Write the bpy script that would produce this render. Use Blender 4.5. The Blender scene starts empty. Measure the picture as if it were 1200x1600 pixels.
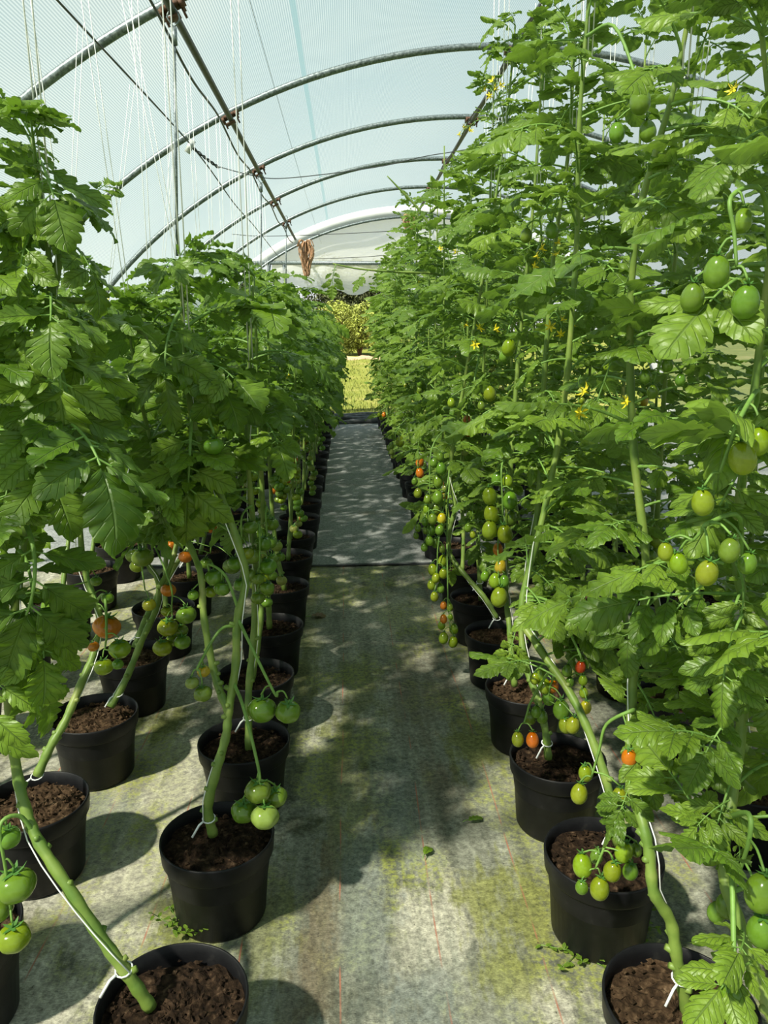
import bpy, math, random
import numpy as np
from mathutils import Vector, Matrix, Euler
SC = bpy.context.scene
COL = SC.collection
PI = math.pi
rnd = random.Random(7)

# ------------------------------------------------------------------ camera
TH = math.radians(13.13); PSI = math.radians(2.79); CAMZ = 1.53; F = 1200.0
cd = bpy.data.cameras.new('camera'); cam = bpy.data.objects.new('camera', cd); COL.objects.link(cam)
cam.location = (0, 0, CAMZ); cam.rotation_euler = (PI/2 - TH, 0, -PSI)
cd.sensor_fit = 'VERTICAL'; cd.sensor_height = 36.0; cd.lens = 27.0; cd.clip_start = 0.02; cd.clip_end = 300
SC.camera = cam
RM = Euler((PI/2 - TH, 0, -PSI)).to_matrix()
def W(px, py, Y):
    """world point on the plane y = Y that is seen at pixel px, py of the 1200 x 1600 frame"""
    d = RM @ Vector(((px-600)/F, -(py-800)/F, -1.0))
    return Vector((0, 0, CAMZ)) + d*(Y/d.y)
def ZC(p):
    return -(RM.transposed() @ (Vector(p) - Vector((0, 0, CAMZ)))).z

# ------------------------------------------------------------------ materials
def new_mat(name):
    m = bpy.data.materials.new(name); m.use_nodes = True
    nt = m.node_tree; nt.nodes.clear()
    return m, nt, nt.nodes, nt.links
def N(nt, t, **kw):
    n = nt.nodes.new(t)
    for k, v in kw.items():
        if k.startswith('i_'):
            n.inputs[k[2:].replace('_', ' ')].default_value = v
        else: setattr(n, k, v)
    return n
def L(nt, a, ao, b, bi): nt.links.new(a.outputs[ao], b.inputs[bi])
def ramp(nt, stops):
    r = nt.nodes.new('ShaderNodeValToRGB'); e = r.color_ramp.elements
    while len(e) < len(stops): e.new(0.5)
    for i, (p, c) in enumerate(stops):
        e[i].position = p; e[i].color = (c[0], c[1], c[2], 1) if not isinstance(c, (int, float)) else (c, c, c, 1)
    return r
def math_n(nt, op, a=None, b=None, c=None):
    n = nt.nodes.new('ShaderNodeMath'); n.operation = op
    for i, v in enumerate((a, b, c)):
        if v is None: continue
        if isinstance(v, (int, float)): n.inputs[i].default_value = v
        else: nt.links.new(v, n.inputs[i])
    return n.outputs[0]
def mixc(nt, fac, a, b, blend='MIX'):
    n = nt.nodes.new('ShaderNodeMix'); n.data_type = 'RGBA'; n.blend_type = blend
    for sock, v in ((n.inputs[0], fac), (n.inputs[6], a), (n.inputs[7], b)):
        if isinstance(v, (int, float)): sock.default_value = v
        elif isinstance(v, tuple): sock.default_value = (*v[:3], 1)
        else: nt.links.new(v, sock)
    return n.outputs[2]
def noise(nt, vec, scale, detail=4, rough=.55, sc3=None):
    n = nt.nodes.new('ShaderNodeTexNoise'); n.inputs['Scale'].default_value = scale
    n.inputs['Detail'].default_value = detail; n.inputs['Roughness'].default_value = rough
    if sc3 is not None:
        mp = nt.nodes.new('ShaderNodeMapping'); mp.inputs['Scale'].default_value = sc3
        nt.links.new(vec, mp.inputs['Vector']); vec = mp.outputs[0]
    if vec is not None: nt.links.new(vec, n.inputs['Vector'])
    return n.outputs['Fac']
def simple(name, col, rough=.6, metal=0., var=.25, scale=30., bump=.0, spec=.5, stops=None):
    m, nt, nd, lk = new_mat(name)
    o = N(nt, 'ShaderNodeOutputMaterial'); p = N(nt, 'ShaderNodeBsdfPrincipled')
    p.inputs['Roughness'].default_value = rough; p.inputs['Metallic'].default_value = metal
    p.inputs['Specular IOR Level'].default_value = spec
    tc = N(nt, 'ShaderNodeTexCoord')
    nz = noise(nt, tc.outputs['Object'], scale, 5)
    r = ramp(nt, stops if stops else [(.3, tuple(c*(1-var) for c in col)), (.7, tuple(c*(1+var) for c in col))])
    lk.new(nz, r.inputs[0]); lk.new(r.outputs[0], p.inputs['Base Color'])
    if bump:
        b = N(nt, 'ShaderNodeBump'); b.inputs['Strength'].default_value = bump; b.inputs['Distance'].default_value = .01
        lk.new(nz, b.inputs['Height']); lk.new(b.outputs[0], p.inputs['Normal'])
    lk.new(p.outputs[0], o.inputs[0])
    return m

def leaf_material(name, dark, light, vein, under, trans):
    m, nt, nd, lk = new_mat(name)
    o = N(nt, 'ShaderNodeOutputMaterial'); p = N(nt, 'ShaderNodeBsdfPrincipled')
    p.inputs['Roughness'].default_value = .42; p.inputs['Specular IOR Level'].default_value = .45
    uv = N(nt, 'ShaderNodeUVMap'); sp = N(nt, 'ShaderNodeSeparateXYZ'); lk.new(uv.outputs[0], sp.inputs[0])
    u, v = sp.outputs[0], sp.outputs[1]
    av = math_n(nt, 'ABSOLUTE', v)
    # lateral veins run forward from the midrib
    ph = math_n(nt, 'FRACT', math_n(nt, 'SUBTRACT', math_n(nt, 'MULTIPLY', u, 7.0), math_n(nt, 'MULTIPLY', av, 1.6)))
    tri = math_n(nt, 'ABSOLUTE', math_n(nt, 'SUBTRACT', ph, .5))           # 0 at vein
    lat = math_n(nt, 'SUBTRACT', 1.0, math_n(nt, 'MULTIPLY', tri, 9.0)); lat = math_n(nt, 'MAXIMUM', lat, 0.0)
    mid = math_n(nt, 'MAXIMUM', math_n(nt, 'SUBTRACT', 1.0, math_n(nt, 'MULTIPLY', av, 14.0)), 0.0)
    vv = math_n(nt, 'MAXIMUM', math_n(nt, 'MULTIPLY', lat, .30), math_n(nt, 'MULTIPLY', mid, .8))
    tc = N(nt, 'ShaderNodeTexCoord'); oi = N(nt, 'ShaderNodeObjectInfo')
    nz = noise(nt, tc.outputs['Object'], 14., 3)
    f = math_n(nt, 'ADD', math_n(nt, 'MULTIPLY', nz, .7), math_n(nt, 'MULTIPLY', oi.outputs['Random'], .45))
    r = ramp(nt, [(.25, dark), (.85, light)]); lk.new(f, r.inputs[0])
    c = mixc(nt, vv, r.outputs[0], vein)
    g = N(nt, 'ShaderNodeNewGeometry')
    c2 = mixc(nt, math_n(nt, 'MULTIPLY', g.outputs['Backfacing'], .7), c, under)
    lk.new(c2, p.inputs['Base Color'])
    b = N(nt, 'ShaderNodeBump'); b.inputs['Strength'].default_value = .8; b.inputs['Distance'].default_value = .006
    h = math_n(nt, 'SUBTRACT', math_n(nt, 'MULTIPLY', nz, .35), vv); lk.new(h, b.inputs['Height'])
    lk.new(b.outputs[0], p.inputs['Normal'])
    t = N(nt, 'ShaderNodeBsdfTranslucent')
    tcx = mixc(nt, .5, c, trans); lk.new(tcx, t.inputs['Color'])
    ms = N(nt, 'ShaderNodeMixShader'); ms.inputs[0].default_value = .30
    lk.new(p.outputs[0], ms.inputs[1]); lk.new(t.outputs[0], ms.inputs[2]); lk.new(ms.outputs[0], o.inputs[0])
    return m

M = {}
M['leaf'] = leaf_material('tomato_leaf', (.052, .118, .008), (.172, .285, .020), (.20, .32, .075), (.16, .26, .085), (.26, .50, .03))
M['leaf_bright'] = leaf_material('tomato_leaf_bright', (.066, .140, .011), (.200, .312, .030), (.24, .36, .10), (.19, .29, .10), (.30, .52, .045))
M['leaf_dry'] = leaf_material('withered_leaf', (.20, .12, .06), (.36, .25, .15), (.4, .3, .2), (.3, .2, .12), (.4, .3, .1))
M['stem'] = simple('tomato_stem', (.20, .30, .055), .5, var=.3, scale=14, bump=.2, stops=[(.3, (.085, .17, .022)), (.6, (.18, .26, .045)), (.8, (.28, .30, .09))])
M['stalk'] = simple('fruit_stalk', (.15, .28, .05), .55, var=.25, scale=30)
M['sepal'] = simple('calyx', (.06, .17, .025), .6, var=.3, scale=60)
M['pot'] = simple('black_pot', (.012, .012, .013), .46, var=.4, scale=22, bump=.06, spec=.24, stops=[(.35, (.005, .005, .006)), (.62, (.009, .009, .010)), (.8, (.024, .023, .022))])
M['soil'] = simple('potting_soil', (.05, .03, .018), .95, scale=55, bump=.9, spec=.1, stops=[(.3, (.006, .004, .003)), (.5, (.020, .012, .007)), (.62, (.045, .027, .016)), (.76, (.13, .085, .05))])
M['soil_dry'] = simple('dry_soil', (.09, .055, .03), .95, scale=55, bump=.9, spec=.1, stops=[(.3, (.014, .009, .005)), (.5, (.045, .027, .015)), (.62, (.08, .05, .028)), (.76, (.19, .125, .075))])
M['string'] = simple('white_twine', (.80, .82, .80), .6, var=.06)
M['steel'] = simple('galvanised_steel', (.20, .24, .25), .42, metal=.55, var=.5, scale=60, bump=.1, stops=[(.3, (.07, .09, .09)), (.55, (.22, .26, .27)), (.75, (.40, .44, .45))])
M['dark_steel'] = simple('dark_steel', (.07, .075, .07), .5, metal=.4, var=.4, scale=40)
M['rust'] = simple('rusty_clamp', (.12, .06, .035), .8, var=.5, scale=80, bump=.3)
M['wire'] = simple('dark_wire', (.03, .035, .035), .5, var=.2)
M['raffia'] = simple('raffia', (.45, .26, .15), .9, var=.5, scale=50)
M['petal'] = simple('yellow_petal', (.80, .66, .02), .5, var=.15, scale=60)
M['white_band'] = simple('white_plastic', (.80, .80, .82), .5, var=.05, scale=4)
M['tag'] = simple('clear_tag', (.55, .58, .56), .3, var=.2)

def tomato_material():
    m, nt, nd, lk = new_mat('tomato_skin')
    o = N(nt, 'ShaderNodeOutputMaterial'); p = N(nt, 'ShaderNodeBsdfPrincipled')
    p.inputs['Roughness'].default_value = .16; p.inputs['Specular IOR Level'].default_value = .55
    p.inputs['Subsurface Weight'].default_value = .0
    oi = N(nt, 'ShaderNodeObjectInfo'); tc = N(nt, 'ShaderNodeTexCoord')
    sp = N(nt, 'ShaderNodeSeparateXYZ'); lk.new(tc.outputs['Object'], sp.inputs[0])
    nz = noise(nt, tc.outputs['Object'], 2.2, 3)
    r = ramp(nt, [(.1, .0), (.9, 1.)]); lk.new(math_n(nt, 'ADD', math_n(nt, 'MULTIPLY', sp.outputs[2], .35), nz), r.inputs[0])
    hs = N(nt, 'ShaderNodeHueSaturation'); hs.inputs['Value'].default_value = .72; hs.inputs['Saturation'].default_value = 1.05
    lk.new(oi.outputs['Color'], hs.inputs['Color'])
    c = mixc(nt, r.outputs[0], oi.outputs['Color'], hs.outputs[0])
    lk.new(c, p.inputs['Base Color'])
    t = N(nt, 'ShaderNodeBsdfTranslucent'); lk.new(c, t.inputs['Color'])
    ms = N(nt, 'ShaderNodeMixShader'); ms.inputs[0].default_value = .12
    lk.new(p.outputs[0], ms.inputs[1]); lk.new(t.outputs[0], ms.inputs[2]); lk.new(ms.outputs[0], o.inputs[0])
    return m
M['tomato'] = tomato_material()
GREEN = (.155, .275, .032); PALE = (.28, .35, .075); LIME = (.25, .345, .026); YEL = (.50, .42, .04); ORG = (.62, .20, .03); RED = (.55, .07, .02)

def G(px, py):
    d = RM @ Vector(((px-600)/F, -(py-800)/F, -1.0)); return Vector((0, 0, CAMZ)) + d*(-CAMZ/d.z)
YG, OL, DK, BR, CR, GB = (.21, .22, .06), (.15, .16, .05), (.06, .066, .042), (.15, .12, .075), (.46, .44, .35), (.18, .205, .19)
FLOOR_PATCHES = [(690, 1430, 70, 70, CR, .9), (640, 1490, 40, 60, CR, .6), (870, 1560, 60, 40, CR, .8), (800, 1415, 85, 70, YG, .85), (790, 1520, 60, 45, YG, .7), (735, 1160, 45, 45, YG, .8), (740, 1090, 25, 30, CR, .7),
    (40, 1085, 70, 22, YG, .8), (255, 1130, 40, 26, OL, .9), (270, 1415, 60, 55, OL, .75), (300, 1465, 40, 25, OL, .8), (150, 1290, 60, 50, GB, .5), (110, 1500, 40, 45, DK, .7), (60, 1460, 40, 40, OL, .6),  # patches right of the second-row pots mix moss with painted-in pot shadows
    (180, 1420, 60, 110, CR, .8), (60, 1560, 60, 40, CR, .7), (290, 1200, 50, 60, CR, .6), (455, 1130, 28, 100, DK, .8), (480, 1000, 25, 80, OL, .6), (540, 1250, 40, 140, OL, .55), (505, 1440, 35, 130, BR, .7), (570, 1420, 45, 150, GB, .6), (560, 1560, 60, 50, DK, .5),  # dark streak right of the path-side pots is their shadow painted in
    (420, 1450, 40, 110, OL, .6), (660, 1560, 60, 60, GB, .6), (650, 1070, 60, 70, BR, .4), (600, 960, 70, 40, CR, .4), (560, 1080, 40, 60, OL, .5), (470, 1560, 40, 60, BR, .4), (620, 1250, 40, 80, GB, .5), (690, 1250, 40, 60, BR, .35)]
def floor_material(name, far):
    m, nt, nd, lk = new_mat(name)
    o = N(nt, 'ShaderNodeOutputMaterial'); p = N(nt, 'ShaderNodeBsdfPrincipled')
    p.inputs['Roughness'].default_value = .72; p.inputs['Specular IOR Level'].default_value = .25
    g = N(nt, 'ShaderNodeNewGeometry'); pos = g.outputs['Position']
    sp = N(nt, 'ShaderNodeSeparateXYZ'); lk.new(pos, sp.inputs[0]); X, Y = sp.outputs[0], sp.outputs[1]
    streak = noise(nt, pos, 1., 5, .6, (9., .8, 1.))
    blot = noise(nt, pos, 2.3, 6, .6)
    fine = noise(nt, pos, 55., 4, .7)
    fine2 = noise(nt, pos, 130., 2, .6, (1., 3., 1.))
    moss = noise(nt, pos, 1.7, 7, .62, (1.25, .85, 1.))
    if not far:
        # worn pale weave towards the beds, darker trodden weave in the path
        wn = math_n(nt, 'ADD', X, math_n(nt, 'MULTIPLY', math_n(nt, 'SUBTRACT', blot, .5), .55))
        wr = ramp(nt, [(0., 1.), (.29, .95), (.36, .22), (.62, .16), (.72, .30), (1., .15)])
        lk.new(math_n(nt, 'MULTIPLY', math_n(nt, 'ADD', wn, 1.6), .30), wr.inputs[0])
        base = mixc(nt, wr.outputs[0], (.25, .26, .205), (.50, .48, .39))
        sr = ramp(nt, [(.34, 0.), (.60, 1.)]); lk.new(streak, sr.inputs[0])
        base = mixc(nt, math_n(nt, 'MULTIPLY', math_n(nt, 'SUBTRACT', 1., sr.outputs[0]), .75), base, (.085, .09, .062))
        br = ramp(nt, [(.56, 0.), (.70, 1.)]); lk.new(noise(nt, pos, 1.6, 5, .6, (3., .8, 1.)), br.inputs[0])
        base = mixc(nt, math_n(nt, 'MULTIPLY', br.outputs[0], .55), base, (.17, .115, .065))
        pr = ramp(nt, [(.55, 0.), (.64, 1.)]); lk.new(noise(nt, pos, 1.35, 7, .65, (1.6, 1., 1.)), pr.inputs[0])
        base = mixc(nt, math_n(nt, 'MULTIPLY', pr.outputs[0], .8), base, (.46, .44, .35))
        mr = ramp(nt, [(.475, 0.), (.56, .85), (.8, 1.)]); lk.new(moss, mr.inputs[0])
        mfine = ramp(nt, [(.38, 0.), (.58, 1.)]); lk.new(fine, mfine.inputs[0])
        base = mixc(nt, math_n(nt, 'MULTIPLY', math_n(nt, 'MULTIPLY', mr.outputs[0], mfine.outputs[0]), .9), base, (.25, .27, .045))
        dr = ramp(nt, [(.58, 0.), (.66, 1.)]); lk.new(noise(nt, pos, 3.1, 7, .66), dr.inputs[0])
        base = mixc(nt, math_n(nt, 'MULTIPLY', dr.outputs[0], .78), base, (.050, .055, .022))
    else:
        sr = ramp(nt, [(.3, (.20, .215, .21)), (.55, (.33, .34, .33)), (.75, (.44, .44, .42))])
        lk.new(math_n(nt, 'ADD', math_n(nt, 'MULTIPLY', noise(nt, pos, 1., 5, .6, (2.2, 4.5, 1.)), .6), math_n(nt, 'MULTIPLY', blot, .4)), sr.inputs[0])
        base = sr.outputs[0]
        dr = ramp(nt, [(.60, 0.), (.68, 1.)]); lk.new(noise(nt, pos, 1.2, 6, .62), dr.inputs[0])
        base = mixc(nt, math_n(nt, 'MULTIPLY', dr.outputs[0], .5), base, (.33, .27, .20))
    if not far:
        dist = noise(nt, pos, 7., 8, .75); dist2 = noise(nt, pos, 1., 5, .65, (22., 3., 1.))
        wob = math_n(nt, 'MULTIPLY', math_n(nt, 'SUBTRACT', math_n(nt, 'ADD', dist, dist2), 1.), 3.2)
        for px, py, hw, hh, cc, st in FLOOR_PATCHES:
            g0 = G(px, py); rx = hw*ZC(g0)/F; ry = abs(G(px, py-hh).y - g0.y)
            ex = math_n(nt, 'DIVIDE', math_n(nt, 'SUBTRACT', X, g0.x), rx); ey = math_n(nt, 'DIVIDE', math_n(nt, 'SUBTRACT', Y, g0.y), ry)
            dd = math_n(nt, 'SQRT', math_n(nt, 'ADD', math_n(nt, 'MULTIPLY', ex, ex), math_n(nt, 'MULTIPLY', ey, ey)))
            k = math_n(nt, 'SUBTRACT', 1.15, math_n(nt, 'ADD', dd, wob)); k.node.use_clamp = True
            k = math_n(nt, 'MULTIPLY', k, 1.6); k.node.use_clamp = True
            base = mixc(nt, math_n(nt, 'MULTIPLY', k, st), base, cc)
    spk = ramp(nt, [(.66, 0.), (.72, 1.)]); lk.new(noise(nt, pos, 95., 3, .6), spk.inputs[0])
    base = mixc(nt, math_n(nt, 'MULTIPLY', spk.outputs[0], .75), base, (.03, .03, .02))
    fr = ramp(nt, [(.35, .55), (.65, 1.22)]); lk.new(fine, fr.inputs[0])
    base = mixc(nt, 1., base, fr.outputs[0], 'MULTIPLY')
    fr2 = ramp(nt, [(.35, .75), (.65, 1.2)]); lk.new(fine2, fr2.inputs[0])
    base = mixc(nt, 1., base, fr2.outputs[0], 'MULTIPLY')
    # thin red marker threads woven along the sheet
    xx = math_n(nt, 'ADD', X, math_n(nt, 'MULTIPLY', math_n(nt, 'SUBTRACT', noise(nt, pos, .8, 1), .5), .05))
    fx = math_n(nt, 'ABSOLUTE', math_n(nt, 'SUBTRACT', math_n(nt, 'FRACT', math_n(nt, 'DIVIDE', math_n(nt, 'ADD', xx, 5.0 - .125 + .1275), .255)), .5))
    thr = math_n(nt, 'LESS_THAN', fx, .0085)
    wear = ramp(nt, [(.45, 0.), (.6, 1.)]); lk.new(noise(nt, pos, 5., 3), wear.inputs[0])
    base = mixc(nt, math_n(nt, 'MULTIPLY', math_n(nt, 'MULTIPLY', thr, wear.outputs[0]), .0 if far else .75), base, (.36, .13, .08))
    lk.new(base, p.inputs['Base Color'])
    b = N(nt, 'ShaderNodeBump'); b.inputs['Strength'].default_value = .35; b.inputs['Distance'].default_value = .006
    lk.new(math_n(nt, 'ADD', fine, math_n(nt, 'MULTIPLY', blot, 1.5)), b.inputs['Height']); lk.new(b.outputs[0], p.inputs['Normal'])
    lk.new(p.outputs[0], o.inputs[0])
    return m
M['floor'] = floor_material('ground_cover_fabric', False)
M['floor_far'] = floor_material('ground_cover_fabric_far', True)
M['fabric_dark'] = simple('dark_fabric', (.075, .08, .085), .75, var=.4, scale=9, bump=.3)

FILM_CLEAR = .50
def film_material():
    m, nt, nd, lk = new_mat('polythene_film')
    o = N(nt, 'ShaderNodeOutputMaterial')
    uv = N(nt, 'ShaderNodeUVMap'); sp = N(nt, 'ShaderNodeSeparateXYZ'); lk.new(uv.outputs[0], sp.inputs[0])
    s, y = sp.outputs[0], sp.outputs[1]
    # fine moulded ribs along the sheet
    rib = math_n(nt, 'SINE', math_n(nt, 'MULTIPLY', s, 2*PI/.0135))
    rr = math_n(nt, 'MULTIPLY_ADD', rib, .5, .5)
    tc = N(nt, 'ShaderNodeTexCoord')
    cloud = noise(nt, tc.outputs['Object'], .35, 4)
    cr = ramp(nt, [(.3, (.26, .34, .355)), (.7, (.36, .42, .41))]); lk.new(cloud, cr.inputs[0])
    col = mixc(nt, math_n(nt, 'MULTIPLY', rr, .85), cr.outputs[0], (.11, .17, .18))
    # the welded seam
    seam = math_n(nt, 'LESS_THAN', math_n(nt, 'ABSOLUTE', math_n(nt, 'ADD', s, 1.60)), .018)
    col = mixc(nt, math_n(nt, 'MULTIPLY', seam, .8), col, (.10, .22, .22))
    t = N(nt, 'ShaderNodeBsdfTranslucent'); lk.new(col, t.inputs['Color'])
    d = N(nt, 'ShaderNodeBsdfDiffuse'); lk.new(col, d.inputs['Color'])
    gl = N(nt, 'ShaderNodeBsdfGlossy'); gl.inputs['Roughness'].default_value = .25
    tr = N(nt, 'ShaderNodeBsdfTransparent'); tr.inputs['Color'].default_value = (.93, .97, .97, 1)
    b = N(nt, 'ShaderNodeBump'); b.inputs['Strength'].default_value = .6; b.inputs['Distance'].default_value = .02
    wr = noise(nt, tc.outputs['Object'], 3.0, 4, .6, (.5, 3., 1.))
    lk.new(math_n(nt, 'ADD', math_n(nt, 'MULTIPLY', rr, .05), wr), b.inputs['Height'])
    lk.new(b.outputs[0], gl.inputs['Normal'])
    m1 = N(nt, 'ShaderNodeMixShader'); m1.inputs[0].default_value = .22; lk.new(t.outputs[0], m1.inputs[1]); lk.new(d.outputs[0], m1.inputs[2])
    m2 = N(nt, 'ShaderNodeMixShader'); m2.inputs[0].default_value = .05; lk.new(m1.outputs[0], m2.inputs[1]); lk.new(gl.outputs[0], m2.inputs[2])
    m3 = N(nt, 'ShaderNodeMixShader'); m3.inputs[0].default_value = FILM_CLEAR
    lk.new(m2.outputs[0], m3.inputs[1]); lk.new(tr.outputs[0], m3.inputs[2]); lk.new(m3.outputs[0], o.inputs[0])
    return m
M['film'] = film_material()
def sheet_material(name, col, clear):
    m, nt, nd, lk = new_mat(name)
    o = N(nt, 'ShaderNodeOutputMaterial'); tc = N(nt, 'ShaderNodeTexCoord')
    nz = noise(nt, tc.outputs['Object'], 1.4, 5, .6, (1., 1., 2.5))
    r = ramp(nt, [(.3, tuple(c*.93 for c in col)), (.7, col)]); lk.new(nz, r.inputs[0])
    t = N(nt, 'ShaderNodeBsdfTranslucent'); d = N(nt, 'ShaderNodeBsdfDiffuse')
    b = N(nt, 'ShaderNodeBump'); b.inputs['Strength'].default_value = .8; b.inputs['Distance'].default_value = .05; lk.new(nz, b.inputs['Height'])
    for s_ in (t, d): lk.new(r.outputs[0], s_.inputs['Color']); lk.new(b.outputs[0], s_.inputs['Normal'])
    ms = N(nt, 'ShaderNodeMixShader'); ms.inputs[0].default_value = .38; lk.new(t.outputs[0], ms.inputs[1]); lk.new(d.outputs[0], ms.inputs[2])
    tr = N(nt, 'ShaderNodeBsdfTransparent')
    m3 = N(nt, 'ShaderNodeMixShader'); m3.inputs[0].default_value = clear
    lk.new(ms.outputs[0], m3.inputs[1]); lk.new(tr.outputs[0], m3.inputs[2]); lk.new(m3.outputs[0], o.inputs[0])
    return m
M['end_sheet'] = sheet_material('white_end_sheet', (.98, .97, .985), .26)
M['end_skirt'] = sheet_material('clear_end_skirt', (.92, .92, .92), .22)
M['lawn'] = simple('meadow_ground', (.30, .36, .06), .9, scale=.9, bump=.2, spec=.1, stops=[(.3, (.12, .15, .022)), (.55, (.18, .195, .04)), (.75, (.29, .26, .10))])
M['grass'] = simple('grass_blades', (.15, .185, .03), .7, var=.35, scale=1.2)
M['hedge_dark'] = simple('dark_hedge_leaves', (.06, .075, .022), .7, var=.6, scale=1.6)
M['hedge_light'] = simple('willow_leaves', (.24, .285, .045), .7, var=.4, scale=1.6)
M['bare'] = simple('bare_earth', (.42, .30, .19), .9, var=.3, scale=2.)

# ------------------------------------------------------------------ mesh building
class MB:
    def __init__(s): s.v = []; s.f = []; s.m = []; s.uv = []; s.n = 0
    def add(s, V, Fc, mat=0, uv=None):
        V = np.asarray(V, float).reshape(-1, 3); k = s.n
        s.v.append(V); s.n += len(V)
        s.uv.append(np.zeros((len(V), 2)) if uv is None else np.asarray(uv, float))
        for f in Fc: s.f.append(tuple(i + k for i in f))
        s.m.extend([mat]*len(Fc))
    def xf(s, mat4):
        A = np.array(mat4)
        for i, V in enumerate(s.v): s.v[i] = V @ A[:3, :3].T + A[:3, 3]
    def merge(s, o, mat4=None):
        k = s.n
        V = np.concatenate(o.v)
        if mat4 is not None:
            A = np.array(mat4); V = V @ A[:3, :3].T + A[:3, 3]
        s.v.append(V); s.uv.append(np.concatenate(o.uv)); s.n += len(V)
        s.f.extend([tuple(i + k for i in f) for f in o.f]); s.m.extend(o.m)
    def mesh(s, name, mats, smooth=True):
        me = bpy.data.meshes.new(name)
        V = np.concatenate(s.v)
        me.from_pydata(V.tolist(), [], s.f)
        for mt in mats: me.materials.append(mt)
        me.polygons.foreach_set('material_index', np.array(s.m, dtype=np.int32))
        me.polygons.foreach_set('use_smooth', np.full(len(s.f), smooth))
        uv = np.concatenate(s.uv)
        idx = np.empty(len(me.loops), dtype=np.int32); me.loops.foreach_get('vertex_index', idx)
        ul = me.uv_layers.new(name='UVMap'); ul.data.foreach_set('uv', uv[idx].astype(np.float32).ravel())
        me.update()
        return me
    def build(s, name, mats, parent=None, smooth=True, loc=None):
        return link(name, s.mesh(name, mats, smooth), parent, loc)
def link(name, me, parent=None, loc=None, mat=None):
    o = bpy.data.objects.new(name, me); COL.objects.link(o)
    if parent is not None: o.parent = parent
    if mat is not None: o.matrix_local = mat
    elif loc is not None: o.location = loc
    return o
def tag(o, label, cat, group=None):
    o['label'] = label; o['category'] = cat
    if group: o['group'] = group
    return o
def struct(o, label=None):
    o['kind'] = 'structure'
    return o
def empty(name, loc): 
    o = bpy.data.objects.new(name, None); COL.objects.link(o); o.location = loc; o.empty_display_size = .1
    return o

def catmull(P, k=6):
    P = [np.asarray(p, float) for p in P]
    if len(P) < 3: k = max(k, 3)
    Q = [2*P[0]-P[1]] + P + [2*P[-1]-P[-2]]
    out = []
    for i in range(1, len(Q)-2):
        a, b, c, d = Q[i-1:i+3]
        for j in range(k):
            t = j/k
            out.append(.5*((2*b) + (c-a)*t + (2*a-5*b+4*c-d)*t*t + (3*b-a-3*c+d)*t**3))
    out.append(P[-1])
    return np.array(out)
def tube(mb, P, r, n=6, mat=0, cap=True):
    P = np.asarray(P, float); m = len(P)
    r = np.full(m, r) if np.isscalar(r) else np.interp(np.linspace(0, 1, m), np.linspace(0, 1, len(r)), r)
    T = np.gradient(P, axis=0); T /= (np.linalg.norm(T, axis=1, keepdims=True) + 1e-9)
    up = np.array((0, 0, 1.)) if abs(T[0][2]) < .9 else np.array((1., 0, 0))
    A = np.cross(T[0], up); A /= np.linalg.norm(A); V = []
    ang = np.arange(n)*2*PI/n
    for i in range(m):
        A = A - T[i]*A.dot(T[i]); A /= (np.linalg.norm(A)+1e-9); B = np.cross(T[i], A)
        V.append(P[i] + r[i]*(np.cos(ang)[:, None]*A + np.sin(ang)[:, None]*B))
    V = np.concatenate(V); Fc = []
    for i in range(m-1):
        for j in range(n):
            a, b = i*n+j, i*n+(j+1) % n
            Fc.append((a, b, b+n, a+n))
    if cap: Fc.append(tuple(range(n-1, -1, -1))); Fc.append(tuple((m-1)*n+j for j in range(n)))
    mb.add(V, Fc, mat)
def lathe(mb, prof, n=40, mat=0):
    V = []; Fc = []
    for r, z in prof:
        for j in range(n):
            a = 2*PI*j/n; V.append((r*math.cos(a), r*math.sin(a), z))
    for i in range(len(prof)-1):
        for j in range(n):
            a, b = i*n+j, i*n+(j+1) % n
            Fc.append((a, b, b+n, a+n))
    mb.add(V, Fc, mat)
def box(mb, c, s, mat=0, R=None):
    V = np.array([(x, y, z) for x in (-.5, .5) for y in (-.5, .5) for z in (-.5, .5)])*np.array(s)
    if R is not None: V = V @ np.array(R).T
    V = V + np.array(c)
    mb.add(V, [(0, 1, 3, 2), (4, 6, 7, 5), (0, 4, 5, 1), (2, 3, 7, 6), (0, 2, 6, 4), (1, 5, 7, 3)], mat)

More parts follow.
